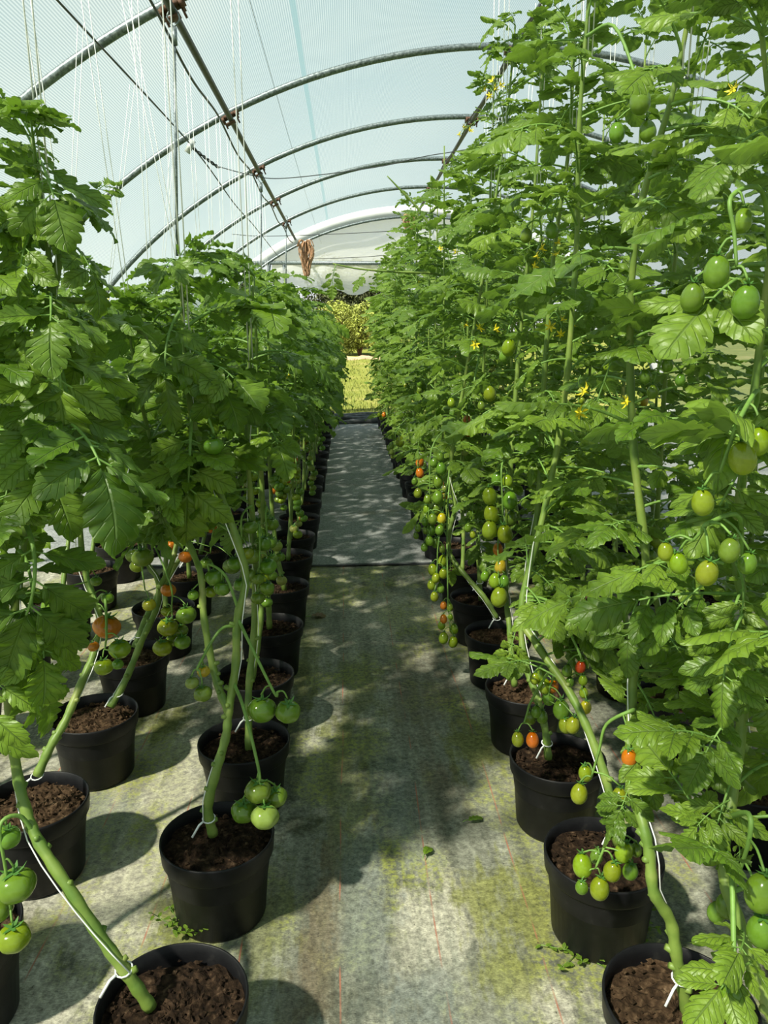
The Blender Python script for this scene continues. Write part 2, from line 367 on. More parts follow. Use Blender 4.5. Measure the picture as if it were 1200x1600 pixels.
# ------------------------------------------------------------------ leaves
def leaflet(rg, ln, wd, lobes, hi, fold, droop, curl, ripple, depth):
    us = []; fac = []
    steps = (.0, .3, .62, .93) if hi else (.0, .5, .92)
    for k in range(lobes):
        for p in steps:
            u = (k + p)/lobes
            us.append(u); fac.append((1-depth) + depth*p**.6)
    us.append(1.); fac.append(0.)
    us = np.array(us); fac = np.array(fac)
    env = (us+.02)**.62*(1-us)**.80; env = env/env.max()
    # lower lobes cut deeper
    w = wd*.5*env*(fac*(1-us) + (fac*.5+.5)*us); w[0] = wd*.03
    vs = np.array((-1, -.66, -.33, 0, .33, .66, 1)) if hi else np.array((-1, -.5, 0, .5, 1))
    U, Vv = np.meshgrid(us, vs, indexing='ij')
    asym = 1 + .12*rg.uniform(-1, 1)*np.sign(Vv)
    x = Vv*w[:, None]*asym
    y = U*ln + .22*np.abs(Vv)*w[:, None]
    ph = rg.uniform(0, 6)
    z = fold*np.abs(x) - curl*(np.abs(Vv)**2.4)*w[:, None]
    z += ripple*wd*(np.sin(U*lobes*2*PI - np.abs(Vv)*2.)*np.abs(Vv)*.5*(1-U) + .5*np.sin(U*5+ph)*Vv)
    # bend along the length
    a = -droop*(y/ln)**1.3
    t = np.linspace(0, 1.25, 40); ang = -droop*t**1.3
    cy = np.concatenate([[0], np.cumsum(np.cos(ang[:-1])*np.diff(t))])*ln
    cz = np.concatenate([[0], np.cumsum(np.sin(ang[:-1])*np.diff(t))])*ln
    tt = y/ln
    Y = np.interp(tt, t, cy) - z*np.sin(a)
    Z = np.interp(tt, t, cz) + z*np.cos(a)
    nv = len(vs)
    V = np.stack([x, Y, Z], -1).reshape(-1, 3)
    Fc = []
    for i in range(len(us)-1):
        for j in range(nv-1):
            q = i*nv+j; Fc.append((q, q+1, q+nv+1, q+nv))
    uv = np.stack([U, Vv], -1).reshape(-1, 2)
    return V, Fc, uv
def frame(d, up):
    d = np.asarray(d, float); d = d/np.linalg.norm(d)
    x = np.cross(d, up); x /= (np.linalg.norm(x)+1e-9); z = np.cross(x, d)
    return np.stack([x, d, z], 1)
def make_leaf(seed, kind, hi=True):
    """compound tomato leaf, unit length, from the origin along +Y, upper side +Z"""
    rg = np.random.default_rng(seed); mb = MB()
    left = kind == 'broad'
    arc0 = rg.uniform(.10, .35); arc = rg.uniform(.55, 1.3) if left else rg.uniform(.35, 1.0)
    n = 14; t = np.linspace(0, 1, n); ang = arc0 - arc*t**1.2
    rl = .62
    ds = rl/(n-1)
    P = np.zeros((n, 3)); 
    side = rg.uniform(-.12, .12)
    for i in range(1, n):
        P[i] = P[i-1] + ds*np.array((math.sin(side*t[i]*2), math.cos(ang[i]), math.sin(ang[i])))
    tube(mb, P, (.014, .010, .006), 5 if hi else 4, 1, False)
    def at(tt):
        i = min(int(tt*(n-1)), n-2); f = tt*(n-1)-i
        p = P[i]*(1-f)+P[i+1]*f; d = P[i+1]-P[i]; d = d/np.linalg.norm(d)
        return p, d
    npair = 3 if left else int(rg.integers(2, 4))
    def put(tt, sgn, ln, wd, lob, spread, tilt):
        p, d = at(tt); Rf = frame(d, np.array((0, 0, 1.)))
        if sgn == 0: dl = np.array((0., 1., 0.))
        else: dl = np.array((sgn*math.sin(spread), math.cos(spread), tilt))
        dirw = Rf @ dl; upw = Rf @ np.array((-sgn*tilt*.5, 0, 1.)) + rg.normal(0, .14, 3)
        Rl = frame(dirw, upw)
        V, Fc, uv = leaflet(rg, ln, wd, lob, hi, rg.uniform(.05, .45), rg.uniform(.1, .95) if left else rg.uniform(.0, .7),
                            rg.uniform(.0, .35) if left else rg.uniform(.1, .75), rg.uniform(.14, .30), rg.uniform(.28, .48) if left else rg.uniform(.2, .36))
        off = .03*ln if sgn == 0 else .16*ln
        pet = p + (Rl[:, 1])*off
        if sgn != 0: tube(mb, [p, pet + Rl[:, 1]*.02], .006, 4, 1, False)
        mb.add(V @ Rl.T + pet, Fc, 0, uv)
    ts = [.42, .70, .92][-npair:]
    sz = [.26, .33, .33][-npair:]
    for tt, s_ in zip(ts, sz):
        for sg in (-1, 1):
            k = s_*rg.uniform(.85, 1.15)
            put(tt + rg.uniform(-.03, .03), sg, k, k*(rg.uniform(.48, .62) if left else rg.uniform(.44, .56)), 4, math.radians(rg.uniform(48, 70)), rg.uniform(-.35, .15))
    put(1., 0, .42*rg.uniform(.9, 1.1), .42*rg.uniform(.58, .74), 5, 0, 0)
    for tt in (.30, .56, .80):
        for sg in (-1, 1):
            if rg.random() < .6:
                k = rg.uniform(.06, .10)
                put(tt, sg, k, k*.75, 2, math.radians(75), rg.uniform(-.2, .2))
    return mb
NV = 8
LEAF_HI = {k: [make_leaf(100*i+11, k, True).mesh('leaf', [M['leaf'] if k == 'broad' else M['leaf_bright'], M['stalk']]) for i in range(NV)] for k in ('broad', 'narrow')}
LEAF_LO_MB = {k: [make_leaf(100*i+11, k, False) for i in range(NV)] for k in ('broad', 'narrow')}
def leaf_mat4(az, el, roll, s, p):
    R = Matrix.Rotation(az, 4, 'Z') @ Matrix.Rotation(el, 4, 'X') @ Matrix.Rotation(roll, 4, 'Y')
    return Matrix.Translation(Vector(p)) @ R @ Matrix.Scale(s, 4)

# ------------------------------------------------------------------ pots, soil, fruit
POT_H = .235
mb = MB()
lathe(mb, [(.001, .004), (.112, .004), (.117, .0), (.120, .006), (.1345, .178), (.1375, .181), (.1445, .183), (.1465, .187), (.150, .229), (.1495, .2335), (.147, .235), (.1445, .2335), (.142, .20), (.13, .12)], 44)
POT_ME = mb.mesh('pot', [M['pot']])
def make_soil(seed, m, crumbs=150):
    rg = np.random.default_rng(seed); mb = MB(); V = [(0, 0, .206)]; n = 40; Fc = []
    for i in range(1, 15):
        r = .1415*i/14
        for j in range(n):
            a = 2*PI*j/n
            V.append((r*math.cos(a), r*math.sin(a), .203 + rg.normal(0, .0035) + .008*math.sin(5*r*10+seed)*math.cos(3*a)*r*6 - .01*(i/14)**3))
    for j in range(n): Fc.append((0, 1+j, 1+(j+1) % n))
    for i in range(13):
        for j in range(n):
            a, b = 1+i*n+j, 1+i*n+(j+1) % n; Fc.append((a, a+n, b+n, b))
    mb.add(V, Fc)
    for _ in range(crumbs):
        r = .132*math.sqrt(rg.random()); a = rg.random()*6.28; s = rg.uniform(.0025, .0085)*(1 if rg.random() < .85 else 1.6)
        O = np.array([(1, 0, 0), (-1, 0, 0), (0, 1, 0), (0, -1, 0), (0, 0, 1), (0, 0, -1)])*rg.uniform(.5, 1.3, (6, 1))*s
        O[:, 2] *= .7
        mb.add(O + np.array((r*math.cos(a), r*math.sin(a), .205)), [(0, 2, 4), (2, 1, 4), (1, 3, 4), (3, 0, 4), (2, 0, 5), (1, 2, 5), (3, 1, 5), (0, 3, 5)])
    return mb.mesh('soil', [M[m]], smooth=False)
SOILS = [make_soil(1, 'soil'), make_soil(2, 'soil_dry'), make_soil(3, 'soil')]

def make_tomato(seed, elong, plump):
    """unit radius; hangs from its calyx at the top"""
    rg = np.random.default_rng(seed); mb = MB(); n = 24; m = 14; V = []; Fc = []
    lob = rg.integers(4, 7); amp = .0 if elong > 1.1 else .035; ph = rg.random()*6
    for i in range(m+1):
        th = PI*i/m
        for j in range(n):
            a = 2*PI*j/n
            r = math.sin(th)*(1 + amp*math.cos(lob*a+ph)*math.sin(th)**.5)
            if elong > 1.1: r *= 1 - .08*math.cos(th)
            z = math.cos(th)*(elong if elong > 1 else plump) - (.16*math.exp(-(th/.42)**2) if elong <= 1.1 else .04*math.exp(-(th/.3)**2))
            V.append((r*math.cos(a), r*math.sin(a), z))
    for i in range(m):
        for j in range(n):
            a, b = i*n+j, i*n+(j+1) % n; Fc.append((a, a+n, b+n, b))
    mb.add(V, Fc, 0)
    top = (elong if elong > 1 else plump) - (.16 if elong <= 1.1 else .04)
    for k in range(5):
        a = 2*PI*k/5 + rg.uniform(-.2, .2); c, s_ = math.cos(a), math.sin(a); pts = []
        curl = rg.uniform(.0, .5)
        for q, (rr, zz, ww) in enumerate(((.0, .02, .09), (.25, .05, .12), (.5, .06+curl*.3, .09), (.72, .06+curl*.9, .01))):
            pts.append((rr*c - ww*s_, rr*s_ + ww*c, top+.02+zz)); pts.append((rr*c + ww*s_, rr*s_ - ww*c, top+.02+zz))
        mb.add(pts, [(0, 1, 3, 2), (2, 3, 5, 4), (4, 5, 7, 6)], 1)
    tube(mb, [(0, 0, top), (.03, 0, top+.25), (.1, .03, top+.45)], .07, 5, 1)
    return mb.mesh('tomato', [M['tomato'], M['sepal']])
TOM_R = [make_tomato(s, 1., .86) for s in (1, 2, 3)]
TOM_P = [make_tomato(s, 1.30, 1.) for s in (4, 5)]
def make_flower(seed):
    rg = np.random.default_rng(seed); mb = MB()
    for k in range(6):
        a = 2*PI*k/6 + rg.uniform(-.15, .15); c, s_ = math.cos(a), math.sin(a); pts = []
        for rr, zz, ww in ((.1, .0, .10), (.5, .12, .20), (.85, -.02, .15), (1.15, -.3, .02)):
            pts.append((rr*c - ww*s_, rr*s_ + ww*c, zz)); pts.append((rr*c + ww*s_, rr*s_ - ww*c, zz))
        mb.add(pts, [(0, 1, 3, 2), (2, 3, 5, 4), (4, 5, 7, 6)], 0)
    tube(mb, [(0, 0, -.1), (0, 0, .35), (0, 0, .8)], (.22, .2, .05), 7, 0)
    tube(mb, [(0, 0, -.1), (0, .1, -.7), (0, .6, -1.3), (0, 1.4, -1.5)], .07, 5, 1)
    return mb.mesh('flower', [M['petal'], M['stalk']])
FLOWERS = [make_flower(s) for s in (1, 2, 3)]

def add_truss(root, attach, toms, rs=.0035):
    """toms: (world centre, radius, plum?, colour)"""
    base = Vector(root.location); A = np.array(attach)
    T = [(np.array(c), r, pl, col) for c, r, pl, col in toms]
    tops = [c + np.array((0, 0, r*(1.55 if pl else 1.1))) for c, r, pl, col in T]
    order = sorted(range(len(T)), key=lambda i: -tops[i][2])
    cx = np.mean([t for t in tops], axis=0); hi_, lo_ = tops[order[0]], tops[order[-1]]
    mb = MB()
    mid = (A + hi_)*.5 + np.array((0, 0, .02 + .2*np.linalg.norm((hi_-A)[:2])))
    e1 = np.array((cx[0], cx[1], hi_[2] + .01)); e2 = np.array((lo_[0]*.5+cx[0]*.5, lo_[1]*.5+cx[1]*.5, lo_[2] + .02))
    path = catmull([A, mid, e1, (e1+e2)/2, e2], 5)
    tube(mb, path - A, (rs*1.3, rs, rs*.7), 6)
    for t in tops:
        j = np.argmin(np.linalg.norm(path - (t + np.array((0, 0, .012))), axis=1))
        q = path[j]; mm = (q+t)/2 + np.array((0, 0, .008))
        tube(mb, catmull([q, mm, t], 3) - A, rs*.6, 4)
    tr = mb.build('fruit_truss', [M['stalk']], root, loc=Vector(A) - base)
    for c, r, pl, col in T:
        me = rnd.choice(TOM_P if pl else TOM_R)
        R = Euler((rnd.uniform(-.22, .22), rnd.uniform(-.22, .22), rnd.uniform(0, 6.28))).to_matrix().to_4x4()
        o = link('tomato', me, tr, mat=Matrix.Translation(Vector(c) - Vector(A)) @ R @ Matrix.Scale(r, 4))
        o.color = (*[min(1, max(0, k*rnd.uniform(.9, 1.1))) for k in col], 1)
    return tr
def auto_truss(root, attach, az, n, r, plum, cols, length):
    A = np.array(attach); out = np.array((math.cos(az), math.sin(az), 0.)); sd = np.array((-out[1], out[0], 0.)); toms = []
    for k in range(n):
        f = k/max(1, n-1)
        rr = r*rnd.uniform(.8, 1.12)*(1-.25*f)
        c = A + out*(.05+.035*math.sin(f*2.2)) + sd*((-1)**k)*rr*rnd.uniform(.6, 1.0) + np.array((0, 0, -.035 - length*f)) + out*rnd.uniform(-.012, .012)
        toms.append((c, rr, plum, rnd.choice(cols)))
    return add_truss(root, A, toms)
def add_flowers(root, attach, spots, s=.013):
    base = Vector(root.location); A = np.array(attach)
    mb = MB(); C = np.mean([np.array(p) for p in spots], axis=0)
    mid = (A+C)/2 + np.array((0, 0, .03)); path = catmull([A, mid, C], 5); tube(mb, path-A, (.0028, .0016), 5)
    for p in spots: tube(mb, [path[-3]-A, (path[-1]+np.array(p))/2 - A + np.array((0, 0, .01)), np.array(p)-A], .0012, 4)
    cl = mb.build('flower_cluster', [M['stalk']], root, loc=Vector(A)-base)
    for p in spots:
        R = Euler((rnd.uniform(1.2, 2.6), rnd.uniform(-.6, .6), rnd.uniform(0, 6.28))).to_matrix().to_4x4()
        link('flower', rnd.choice(FLOWERS), cl, mat=Matrix.Translation(Vector(p)-Vector(A)) @ R @ Matrix.Scale(s*rnd.uniform(.8, 1.15), 4))

# ------------------------------------------------------------------ rows of plants
ORD = 'first second third fourth fifth sixth seventh eighth ninth tenth eleventh twelfth thirteenth fourteenth fifteenth sixteenth seventeenth eighteenth nineteenth twentieth twenty-first twenty-second twenty-third twenty-fourth twenty-fifth twenty-sixth twenty-seventh'.split()
FAR_FOL = {}
def far_foliage(kind, z0, z1, L_, count, seed):
    """dense foliage of one plant, low detail, around a vertical stem"""
    key = (kind, seed)
    if key in FAR_FOL: return FAR_FOL[key]
    rr = random.Random(seed); mb = MB()
    for i in range(count):
        z = z0 + (z1-z0)*(i+rr.random()*.7)/count
        f = (z-z0)/(z1-z0)
        s = L_*rr.uniform(.8, 1.15)*(1 if f < .8 else 1-.5*(f-.8)/.2)
        mb.merge(rr.choice(LEAF_LO_MB[kind]), leaf_mat4(i*2.4+rr.uniform(-.5, .5), rr.uniform(-.2, .6) + .3*max(0, f-.8)*5, rr.uniform(-.3, .3), s, (rr.uniform(-.03, .03), rr.uniform(-.03, .03), z)))
    me = mb.mesh('foliage', [M['leaf'] if kind == 'broad' else M['leaf_bright'], M['stalk']])
    FAR_FOL[key] = me
    return me

def resample(path, step):
    d = np.concatenate([[0], np.cumsum(np.linalg.norm(np.diff(path, axis=0), axis=1))])
    k = max(2, int(d[-1]/step)); s = np.linspace(0, d[-1], k)
    return np.stack([np.interp(s, d, path[:, i]) for i in range(3)], 1)

PLANTS = {}
STRING_TOP = {}
def plant(row, idx, x, y, stems, kind, label, group, zleaf, spacing, Lf, near=True, ztop=None, cols=(GREEN,), string_x=None, r0=.0135,
          soil=None, pot=True, extra=()):
    root = empty('potted_tomato_plant', (x, y, 0))
    tag(root, label, 'potted plant', group)
    if pot:
        p = link('pot', POT_ME, root); p.rotation_euler.z = rnd.random()*6
        link('soil', SOILS[rnd.randrange(3)] if soil is None else SOILS[soil], root).rotation_euler.z = rnd.random()*6
    off = np.array((x, y, 0.))
    mb = MB(); paths = []
    for k, S in enumerate(stems):
        pth = catmull([np.array(q) for q in S], 6)
        # knobbly nodes
        ra = np.interp(np.linspace(0, 1, len(pth)), (0, .15, .6, 1), (r0*1.0, r0*.92, r0*.75, r0*.28))*(1. if k == 0 else .85)
        ra = ra*(1 + .10*np.sin(np.arange(len(pth))*1.9+k))
        tube(mb, pth - off, ra, 9 if near else 5); paths.append(pth)
        if near:   # stubs where lower leaves were cut off
            for q in range(3, len(pth)-1, 2):
                if .25 < pth[q][2] < zleaf and rnd.random() < .55:
                    a = rnd.random()*6.28; d = np.array((math.cos(a), math.sin(a), .45))
                    tube(mb, [pth[q]-off, pth[q]-off + d*(ra[q]+rnd.uniform(.002, .009))], (ra[q]*.75, ra[q]*.5), 7)
    mb.build('stem', [M['stem']], root)
    if near:
        a0 = rnd.random()*6.28
        for k, pth in enumerate(paths):
            rs = resample(pth, spacing)
            ii = 0
            for q, pt in enumerate(rs):
                if pt[2] < zleaf: continue
                f = (pt[2]-zleaf)/max(.2, pth[-1][2]-zleaf)
                s = Lf*rnd.uniform(.78, 1.18)*(1. if f < .8 else 1-.4*(f-.8)/.2)
                az = a0 + ii*2.4 + rnd.uniform(-.45, .45); ii += 1
                el = rnd.uniform(-.12, .6) + (.5*(f-.8)/.2 if f > .8 else 0)
                m4 = leaf_mat4(az, el, rnd.uniform(-.3, .3), s, pt - off)
                link('leaf', rnd.choice(LEAF_HI[kind]), root, mat=m4)
            for q in range(6):
                j = len(pth)-1-rnd.randrange(3); 
                m4 = leaf_mat4(q*1.05+rnd.uniform(-.4, .4), rnd.uniform(.1, 1.1), rnd.uniform(-.4, .4), Lf*rnd.uniform(.35, .62), pth[j]-off)
                link('leaf', rnd.choice(LEAF_HI[kind]), root, mat=m4)
    else:
        z1 = paths[0][-1][2]; cnt = int((z1-zleaf)/spacing)
        sd = rnd.randrange(4)
        top = paths[0][len(paths[0])//2]
        fo = link('foliage', far_foliage(kind, zleaf, z1, Lf, cnt, sd), root, loc=(float(top[0]-x), float(top[1]-y), 0))
        fo.rotation_euler.z = rnd.random()*6.28; fo.scale.z = rnd.uniform(.94, 1.06)
    PLANTS[(row, idx)] = (root, paths)
    return root, paths
def hero_leaf(key, base, tip, kind, var, wide=1., roll=0.):
    """one leaf laid between two world points"""
    root = PLANTS[key][0]; b = Vector(base); t = Vector(tip); d = t-b
    Rf = Matrix(frame(np.array(d), np.array((0, 0, 1.))).tolist()).to_4x4()
    s = d.length
    m4 = Matrix.Translation(b - Vector(root.location)) @ Rf @ Matrix.Rotation(roll, 4, 'Y') @ Matrix.Diagonal((s*wide, s, s, 1))
    link('leaf', LEAF_HI[kind][var % NV], root, mat=m4)['hero'] = 1

def auto_stem(x, y, lx, ly, zt, w=.03, z0=.2):
    return [(x + rnd.uniform(-.02, .02), y + rnd.uniform(-.02, .02), z0), (x+lx*.35, y+ly*.35, .38), (x+lx*.8, y+ly*.8, .58), (x+lx, y+ly, .85),
            (x+lx+rnd.uniform(-w, w), y+ly+rnd.uniform(-w, w), .85+(zt-.85)*.45), (x+lx+rnd.uniform(-w, w), y+ly+rnd.uniform(-w, w), zt)]
def PX(pts): return [tuple(W(*p)) for p in pts]

def spath(root_key, z):
    p = PLANTS[root_key][1][0]; j = int(np.argmin(np.abs(p[:, 2]-z))); return p[j]

STRINGS = []   # (row, idx, label, x_top)
def make_string(row, idx, label, group, wx, zt, near):
    pth = PLANTS[(row, idx)][1][0]
    top = pth[int(len(pth)*.86)]
    mb = MB(); r = .0017
    for sgn in (-1, 1):
        o_ = np.array((sgn*.009, 0, 0))
        tube(mb, [np.array((wx if wx is not None else top[0], top[1], zt)) + o_*1.5, top + np.array((.012, -.012, 0)) + o_*.6], r, 4)
    if near:
        rs = resample(pth, .05)
        rs = rs[(rs[:, 2] < top[2]) & (rs[:, 2] > .27)][::-1]
        ph = np.arange(len(rs))*.42
        if row in 'RS': ph = np.where(rs[:, 2] > .95, PI/2, ph)   # higher up the twine runs behind the stem
        q = rs + np.stack([np.cos(ph)*.0155, np.sin(ph)*.0155 - .004, 0*ph], 1)
        tube(mb, np.vstack([top + np.array((.012, -.012, 0)), q]), r*.85, 5)
        e = q[-1]; c = rs[-1]
        ring = [c + np.array((math.cos(a)*.0165, math.sin(a)*.0165, .004*math.sin(a))) for a in np.linspace(0, 6.28, 13)]
        tube(mb, ring, r*1.1, 5)
        tube(mb, [c + np.array((-.012, -.014, 0)), c + np.array((-.022, -.02, -.006)), c + np.array((-.04, -.03, -.035))], .003, 5)
    o = mb.build('support_string', [M['string']])
    tag(o, label, 'string', group)

# pots of the left bed beside the path (row A), second row (B), third (C)
yA = [1.29, 1.81, 2.30, 2.80, 3.32, 3.89, 4.45, 4.92, 5.43, 5.95, 6.52, 7.02, 7.5, 8.0, 8.52] + [9.03+.5*i for i in range(9)]
yB = [1.50, 1.99, 2.51, 3.02, 3.58] + [4.1+.51*i for i in range(18)]
yC = [2.2, 2.7, 3.2, 3.75, 4.25] + [4.78+.52*i for i in range(15)]
yR = [1.24, 1.69, 2.15, 2.64, 3.18, 3.66] + [4.17+.5*i for i in range(18)]
yS = [1.0, 1.5, 2.0, 2.55, 3.05, 3.6] + [4.1+.52*i for i in range(17)]
yT = [2.4, 3.0, 3.6, 4.2] + [4.8+.55*i for i in range(14)]
gA, gB, gC = 'potted tomato plants in the row left of the path', 'potted tomato plants in the second row left of the path', 'potted tomato plants in the third row left of the path'
gR, gS, gT = 'potted plum tomato plants in the row right of the path', 'potted plum tomato plants in the second row right of the path', 'potted plum tomato plants in the third row right of the path'

spA = {
 0: [PX([(236, 1575, 1.30), (205, 1530, 1.30), (165, 1475, 1.31), (112, 1395, 1.33), (62, 1318, 1.37), (42, 1270, 1.40), (24, 1190, 1.44), (14, 1060, 1.50), (30, 900, 1.56), (62, 640, 1.62), (78, 440, 1.66), (62, 300, 1.66), (50, 215, 1.66)]),
     PX([(78, 480, 1.66), (95, 400, 1.68), (140, 330, 1.75)])],
 1: [PX([(333, 1305, 1.82), (325, 1262, 1.82), (338, 1205, 1.83), (353, 1150, 1.86), (357, 1112, 1.88), (368, 1040, 1.92), (371, 965, 1.95), (384, 905, 1.98), (366, 830, 2.0), (340, 760, 2.03), (300, 650, 2.05), (288, 540, 2.08), (284, 460, 2.08), (276, 420, 2.08)]),
     PX([(357, 1112, 1.88), (342, 1075, 1.91), (330, 1030, 1.94), (318, 960, 1.97), (314, 900, 2.0), (300, 860, 2.05), (250, 740, 2.12), (215, 600, 2.2), (200, 500, 2.2)])],
 4: [PX([(421, 982, 3.32), (419, 935, 3.32), (414, 870, 3.34), (408, 800, 3.38), (404, 710, 3.42), (395, 600, 3.45), (385, 500, 3.45), (370, 440, 3.45)])],
}
spB = {
 1: [PX([(58, 1212, 1.99), (80, 1165, 2.02), (103, 1125, 2.06), (128, 1065, 2.12), (147, 1020, 2.18), (156, 965, 2.24), (130, 880, 2.3), (125, 760, 2.32), (130, 600, 2.34), (140, 480, 2.34)])],
 2: [PX([(172, 1105, 2.52), (195, 1065, 2.58), (222, 1000, 2.66), (246, 945, 2.74), (246, 905, 2.78), (228, 870, 2.8), (222, 760, 2.85), (215, 600, 2.88), (205, 480, 2.9)]),
     PX([(248, 920, 2.75), (268, 880, 2.8), (280, 820, 2.86), (290, 700, 2.9), (300, 560, 2.95)])],
 3: [PX([(210, 1012, 3.03), (222, 980, 3.07), (238, 945, 3.14), (270, 890, 3.22), (300, 840, 3.3), (310, 760, 3.35), (318, 620, 3.4), (322, 480, 3.4)])],
}
spR = {
 0: [PX([(1076, 1592, 1.24), (1058, 1500, 1.24), (1048, 1440, 1.25), (1022, 1395, 1.25), (1015, 1335, 1.27), (1003, 1280, 1.30), (985, 1210, 1.38), (990, 1060, 1.5), (1010, 900, 1.56), (990, 700, 1.6), (985, 500, 1.62), (1000, 330, 1.6), (1050, 150, 1.58), (1080, 0, 1.56), (1085, -90, 1.56)])],
 1: [PX([(965, 1320, 1.70), (950, 1230, 1.74), (925, 1155, 1.80), (890, 1082, 1.88), (842, 1012, 2.0), (815, 950, 2.08), (850, 800, 2.14), (880, 640, 2.18), (900, 400, 2.18), (905, 200, 2.16), (920, 0, 2.14), (925, -60, 2.14)])],
 2: [PX([(857, 1186, 2.15), (852, 1140, 2.17), (838, 1085, 2.22), (822, 1040, 2.27), (815, 960, 2.34), (840, 800, 2.4), (850, 600, 2.42), (865, 400, 2.42), (890, 220, 2.4), (895, 50, 2.38)])],
 3: [PX([(804, 1072, 2.64), (800, 1030, 2.66), (796, 980, 2.70), (790, 900, 2.78), (800, 700, 2.85), (815, 500, 2.88), (835, 300, 2.88), (850, 60, 2.86)])],
 4: [PX([(776, 966, 3.18), (758, 935, 3.22), (735, 908, 3.28), (704, 868, 3.38), (702, 830, 3.42), (711, 790, 3.44), (703, 735, 3.48), (725, 600, 3.5), (760, 400, 3.5), (790, 200, 3.5), (805, 40, 3.5)])],
}
def LBL(what, n, row): return f'{what}, {ORD[n]} from the front in {row}'
for i, y in enumerate(yA):
    x = -.355 + rnd.uniform(-.012, .012); near = y < 4.6
    zt = rnd.uniform(1.68, 1.84)
    st = spA.get(i) or [auto_stem(x, y, rnd.uniform(-.05, .05), rnd.uniform(.05, .16), zt)]
    what = {0: 'leaning potted tomato plant', 1: 'fork-stemmed potted tomato plant', 4: 'tomato plant with columns of fruit', 6: 'tomato plant with hanging green fruit'}.get(i, 'potted tomato plant')
    plant('A', i, x, y, st, 'broad', LBL(what, i, 'row left of the path'), gA, (.84, .95, .90, .86)[min(i, 3)], .048 if near else .040, .35, near, soil=(0, 0, 2, 0)[i % 4])
for i, y in enumerate(yB):
    x = -.90 + rnd.uniform(-.012, .012); near = y < 3.9
    st = spB.get(i) or [auto_stem(x, y, rnd.uniform(-.02, .08), rnd.uniform(.1, .25), rnd.uniform(1.66, 1.84))]
    plant('B', i, x, y, st, 'broad', LBL({1: 'potted tomato plant with orange fruit', 2: 'potted tomato plant with lime fruit'}.get(i, 'potted tomato plant'), i, 'second row left of path'), gB, (.82, .98, .95, .9)[min(i, 3)], .052 if near else .045, .36, near, soil=1)
for i, y in enumerate(yC):
    x = -1.45 + rnd.uniform(-.012, .012); near = y < 3.
    plant('C', i, x, y, [auto_stem(x, y, rnd.uniform(-.02, .08), rnd.uniform(.1, .25), rnd.uniform(1.65, 1.85))], 'broad', LBL('potted tomato plant', i, 'third row left of path'), gC, .72, .062, .38, near, soil=1)
for i, y in enumerate(yR):
    x = .655 + rnd.uniform(-.012, .012); near = y < 4.8
    st = spR.get(i) or [auto_stem(x, y, rnd.uniform(-.10, .0), rnd.uniform(.05, .2), rnd.uniform(2.42, 2.62))]
    plant('R', i, x, y, st, 'narrow', LBL({0: 'crooked potted plum tomato plant', 1: 'leaning potted plum tomato plant', 4: 'plum tomato plant with long trusses'}.get(i, 'potted plum tomato plant'), i, 'row right of the path'), gR, .50 if i > 4 else (.60 if i else .62), .043 if near else .046, .29, near, soil=(1, 0, 0, 1)[i % 4], r0=.0125)
for i, y in enumerate(yS):
    x = 1.20 + rnd.uniform(-.012, .012); near = y < 3.3
    plant('S', i, x, y, [auto_stem(x, y, rnd.uniform(-.10, .0), rnd.uniform(.05, .2), rnd.uniform(2.5, 2.7))], 'narrow', LBL('potted plum tomato plant', i, 'second row right of path'), gS, .42, .05 if near else .06, .31, near)
for i, y in enumerate(yT):
    x = 1.78 + rnd.uniform(-.012, .012)
    plant('T', i, x, y, [auto_stem(x, y, rnd.uniform(-.10, .0), rnd.uniform(.05, .2), rnd.uniform(1.9, 2.1))], 'narrow', LBL('potted plum tomato plant', i, 'third row right of path'), gT, .5, .085, .36, False)
# the plant just beside the camera, its pot below the frame
st = [PX([(1345, 2090, .80), (1290, 1750, .90), (1195, 1560, 1.02), (1150, 1430, 1.08), (1130, 1340, 1.13), (1150, 1200, 1.2), (1170, 1000, 1.26), (1150, 850, 1.3), (1180, 600, 1.32), (1210, 300, 1.3), (1190, 50, 1.28)])]
root, _ = plant('R', 98, .70, .78, st, 'narrow', 'plum tomato plant with thick stem leaning in beside the camera, its pot out of view', gR, .46, .055, .33, True, r0=.0135)

# ------------------------------------------------------------------ hand-placed fruit
SEEN = []
def TM(px, py, rpx, Y, col, plum=False):
    p = W(px, py, Y); SEEN.append((px, py, rpx, ZC(p))); return (tuple(p), rpx*ZC(p)/F, plum, col)
def truss(key, zatt, toms, rs=.0035): add_truss(PLANTS[key][0], spath(key, zatt), toms, rs)
truss(('A', 0), .56, [TM(25, 1383, 30, 1.34, GREEN), TM(22, 1465, 25, 1.32, LIME), TM(12, 1308, 20, 1.36, GREEN), TM(-5, 1420, 24, 1.35, GREEN)], .004)
truss(('A', 1), .62, [TM(403, 1236, 21, 1.76, GREEN), TM(381, 1267, 20, 1.77, GREEN), TM(414, 1276, 22, 1.73, PALE), TM(431, 1245, 18, 1.79, GREEN)], .004)
truss(('A', 1), .78, [TM(409, 1109, 23, 1.86, GREEN), TM(450, 1112, 20, 1.84, GREEN)], .004)
truss(('A', 1), .80, [TM(335, 902, 15, 2.0, GREEN), TM(347, 920, 13, 1.98, GREEN), TM(329, 925, 10, 2.02, LIME), TM(302, 930, 9, 1.98, GREEN)])
truss(('A', 1), 1.38, [TM(334, 697, 16, 1.95, GREEN)])
truss(('A', 1), .76, [TM(300, 1067, 11, 1.86, PALE), TM(317, 1084, 14.5, 1.85, GREEN), TM(318, 1049, 10.5, 1.9, YEL)])
truss(('B', 1), .84, [TM(167, 979, 21, 2.1, ORG), TM(168, 935, 10, 2.15, GREEN), TM(150, 908, 9, 2.2, GREEN), TM(78, 947, 14, 2.1, GREEN)])
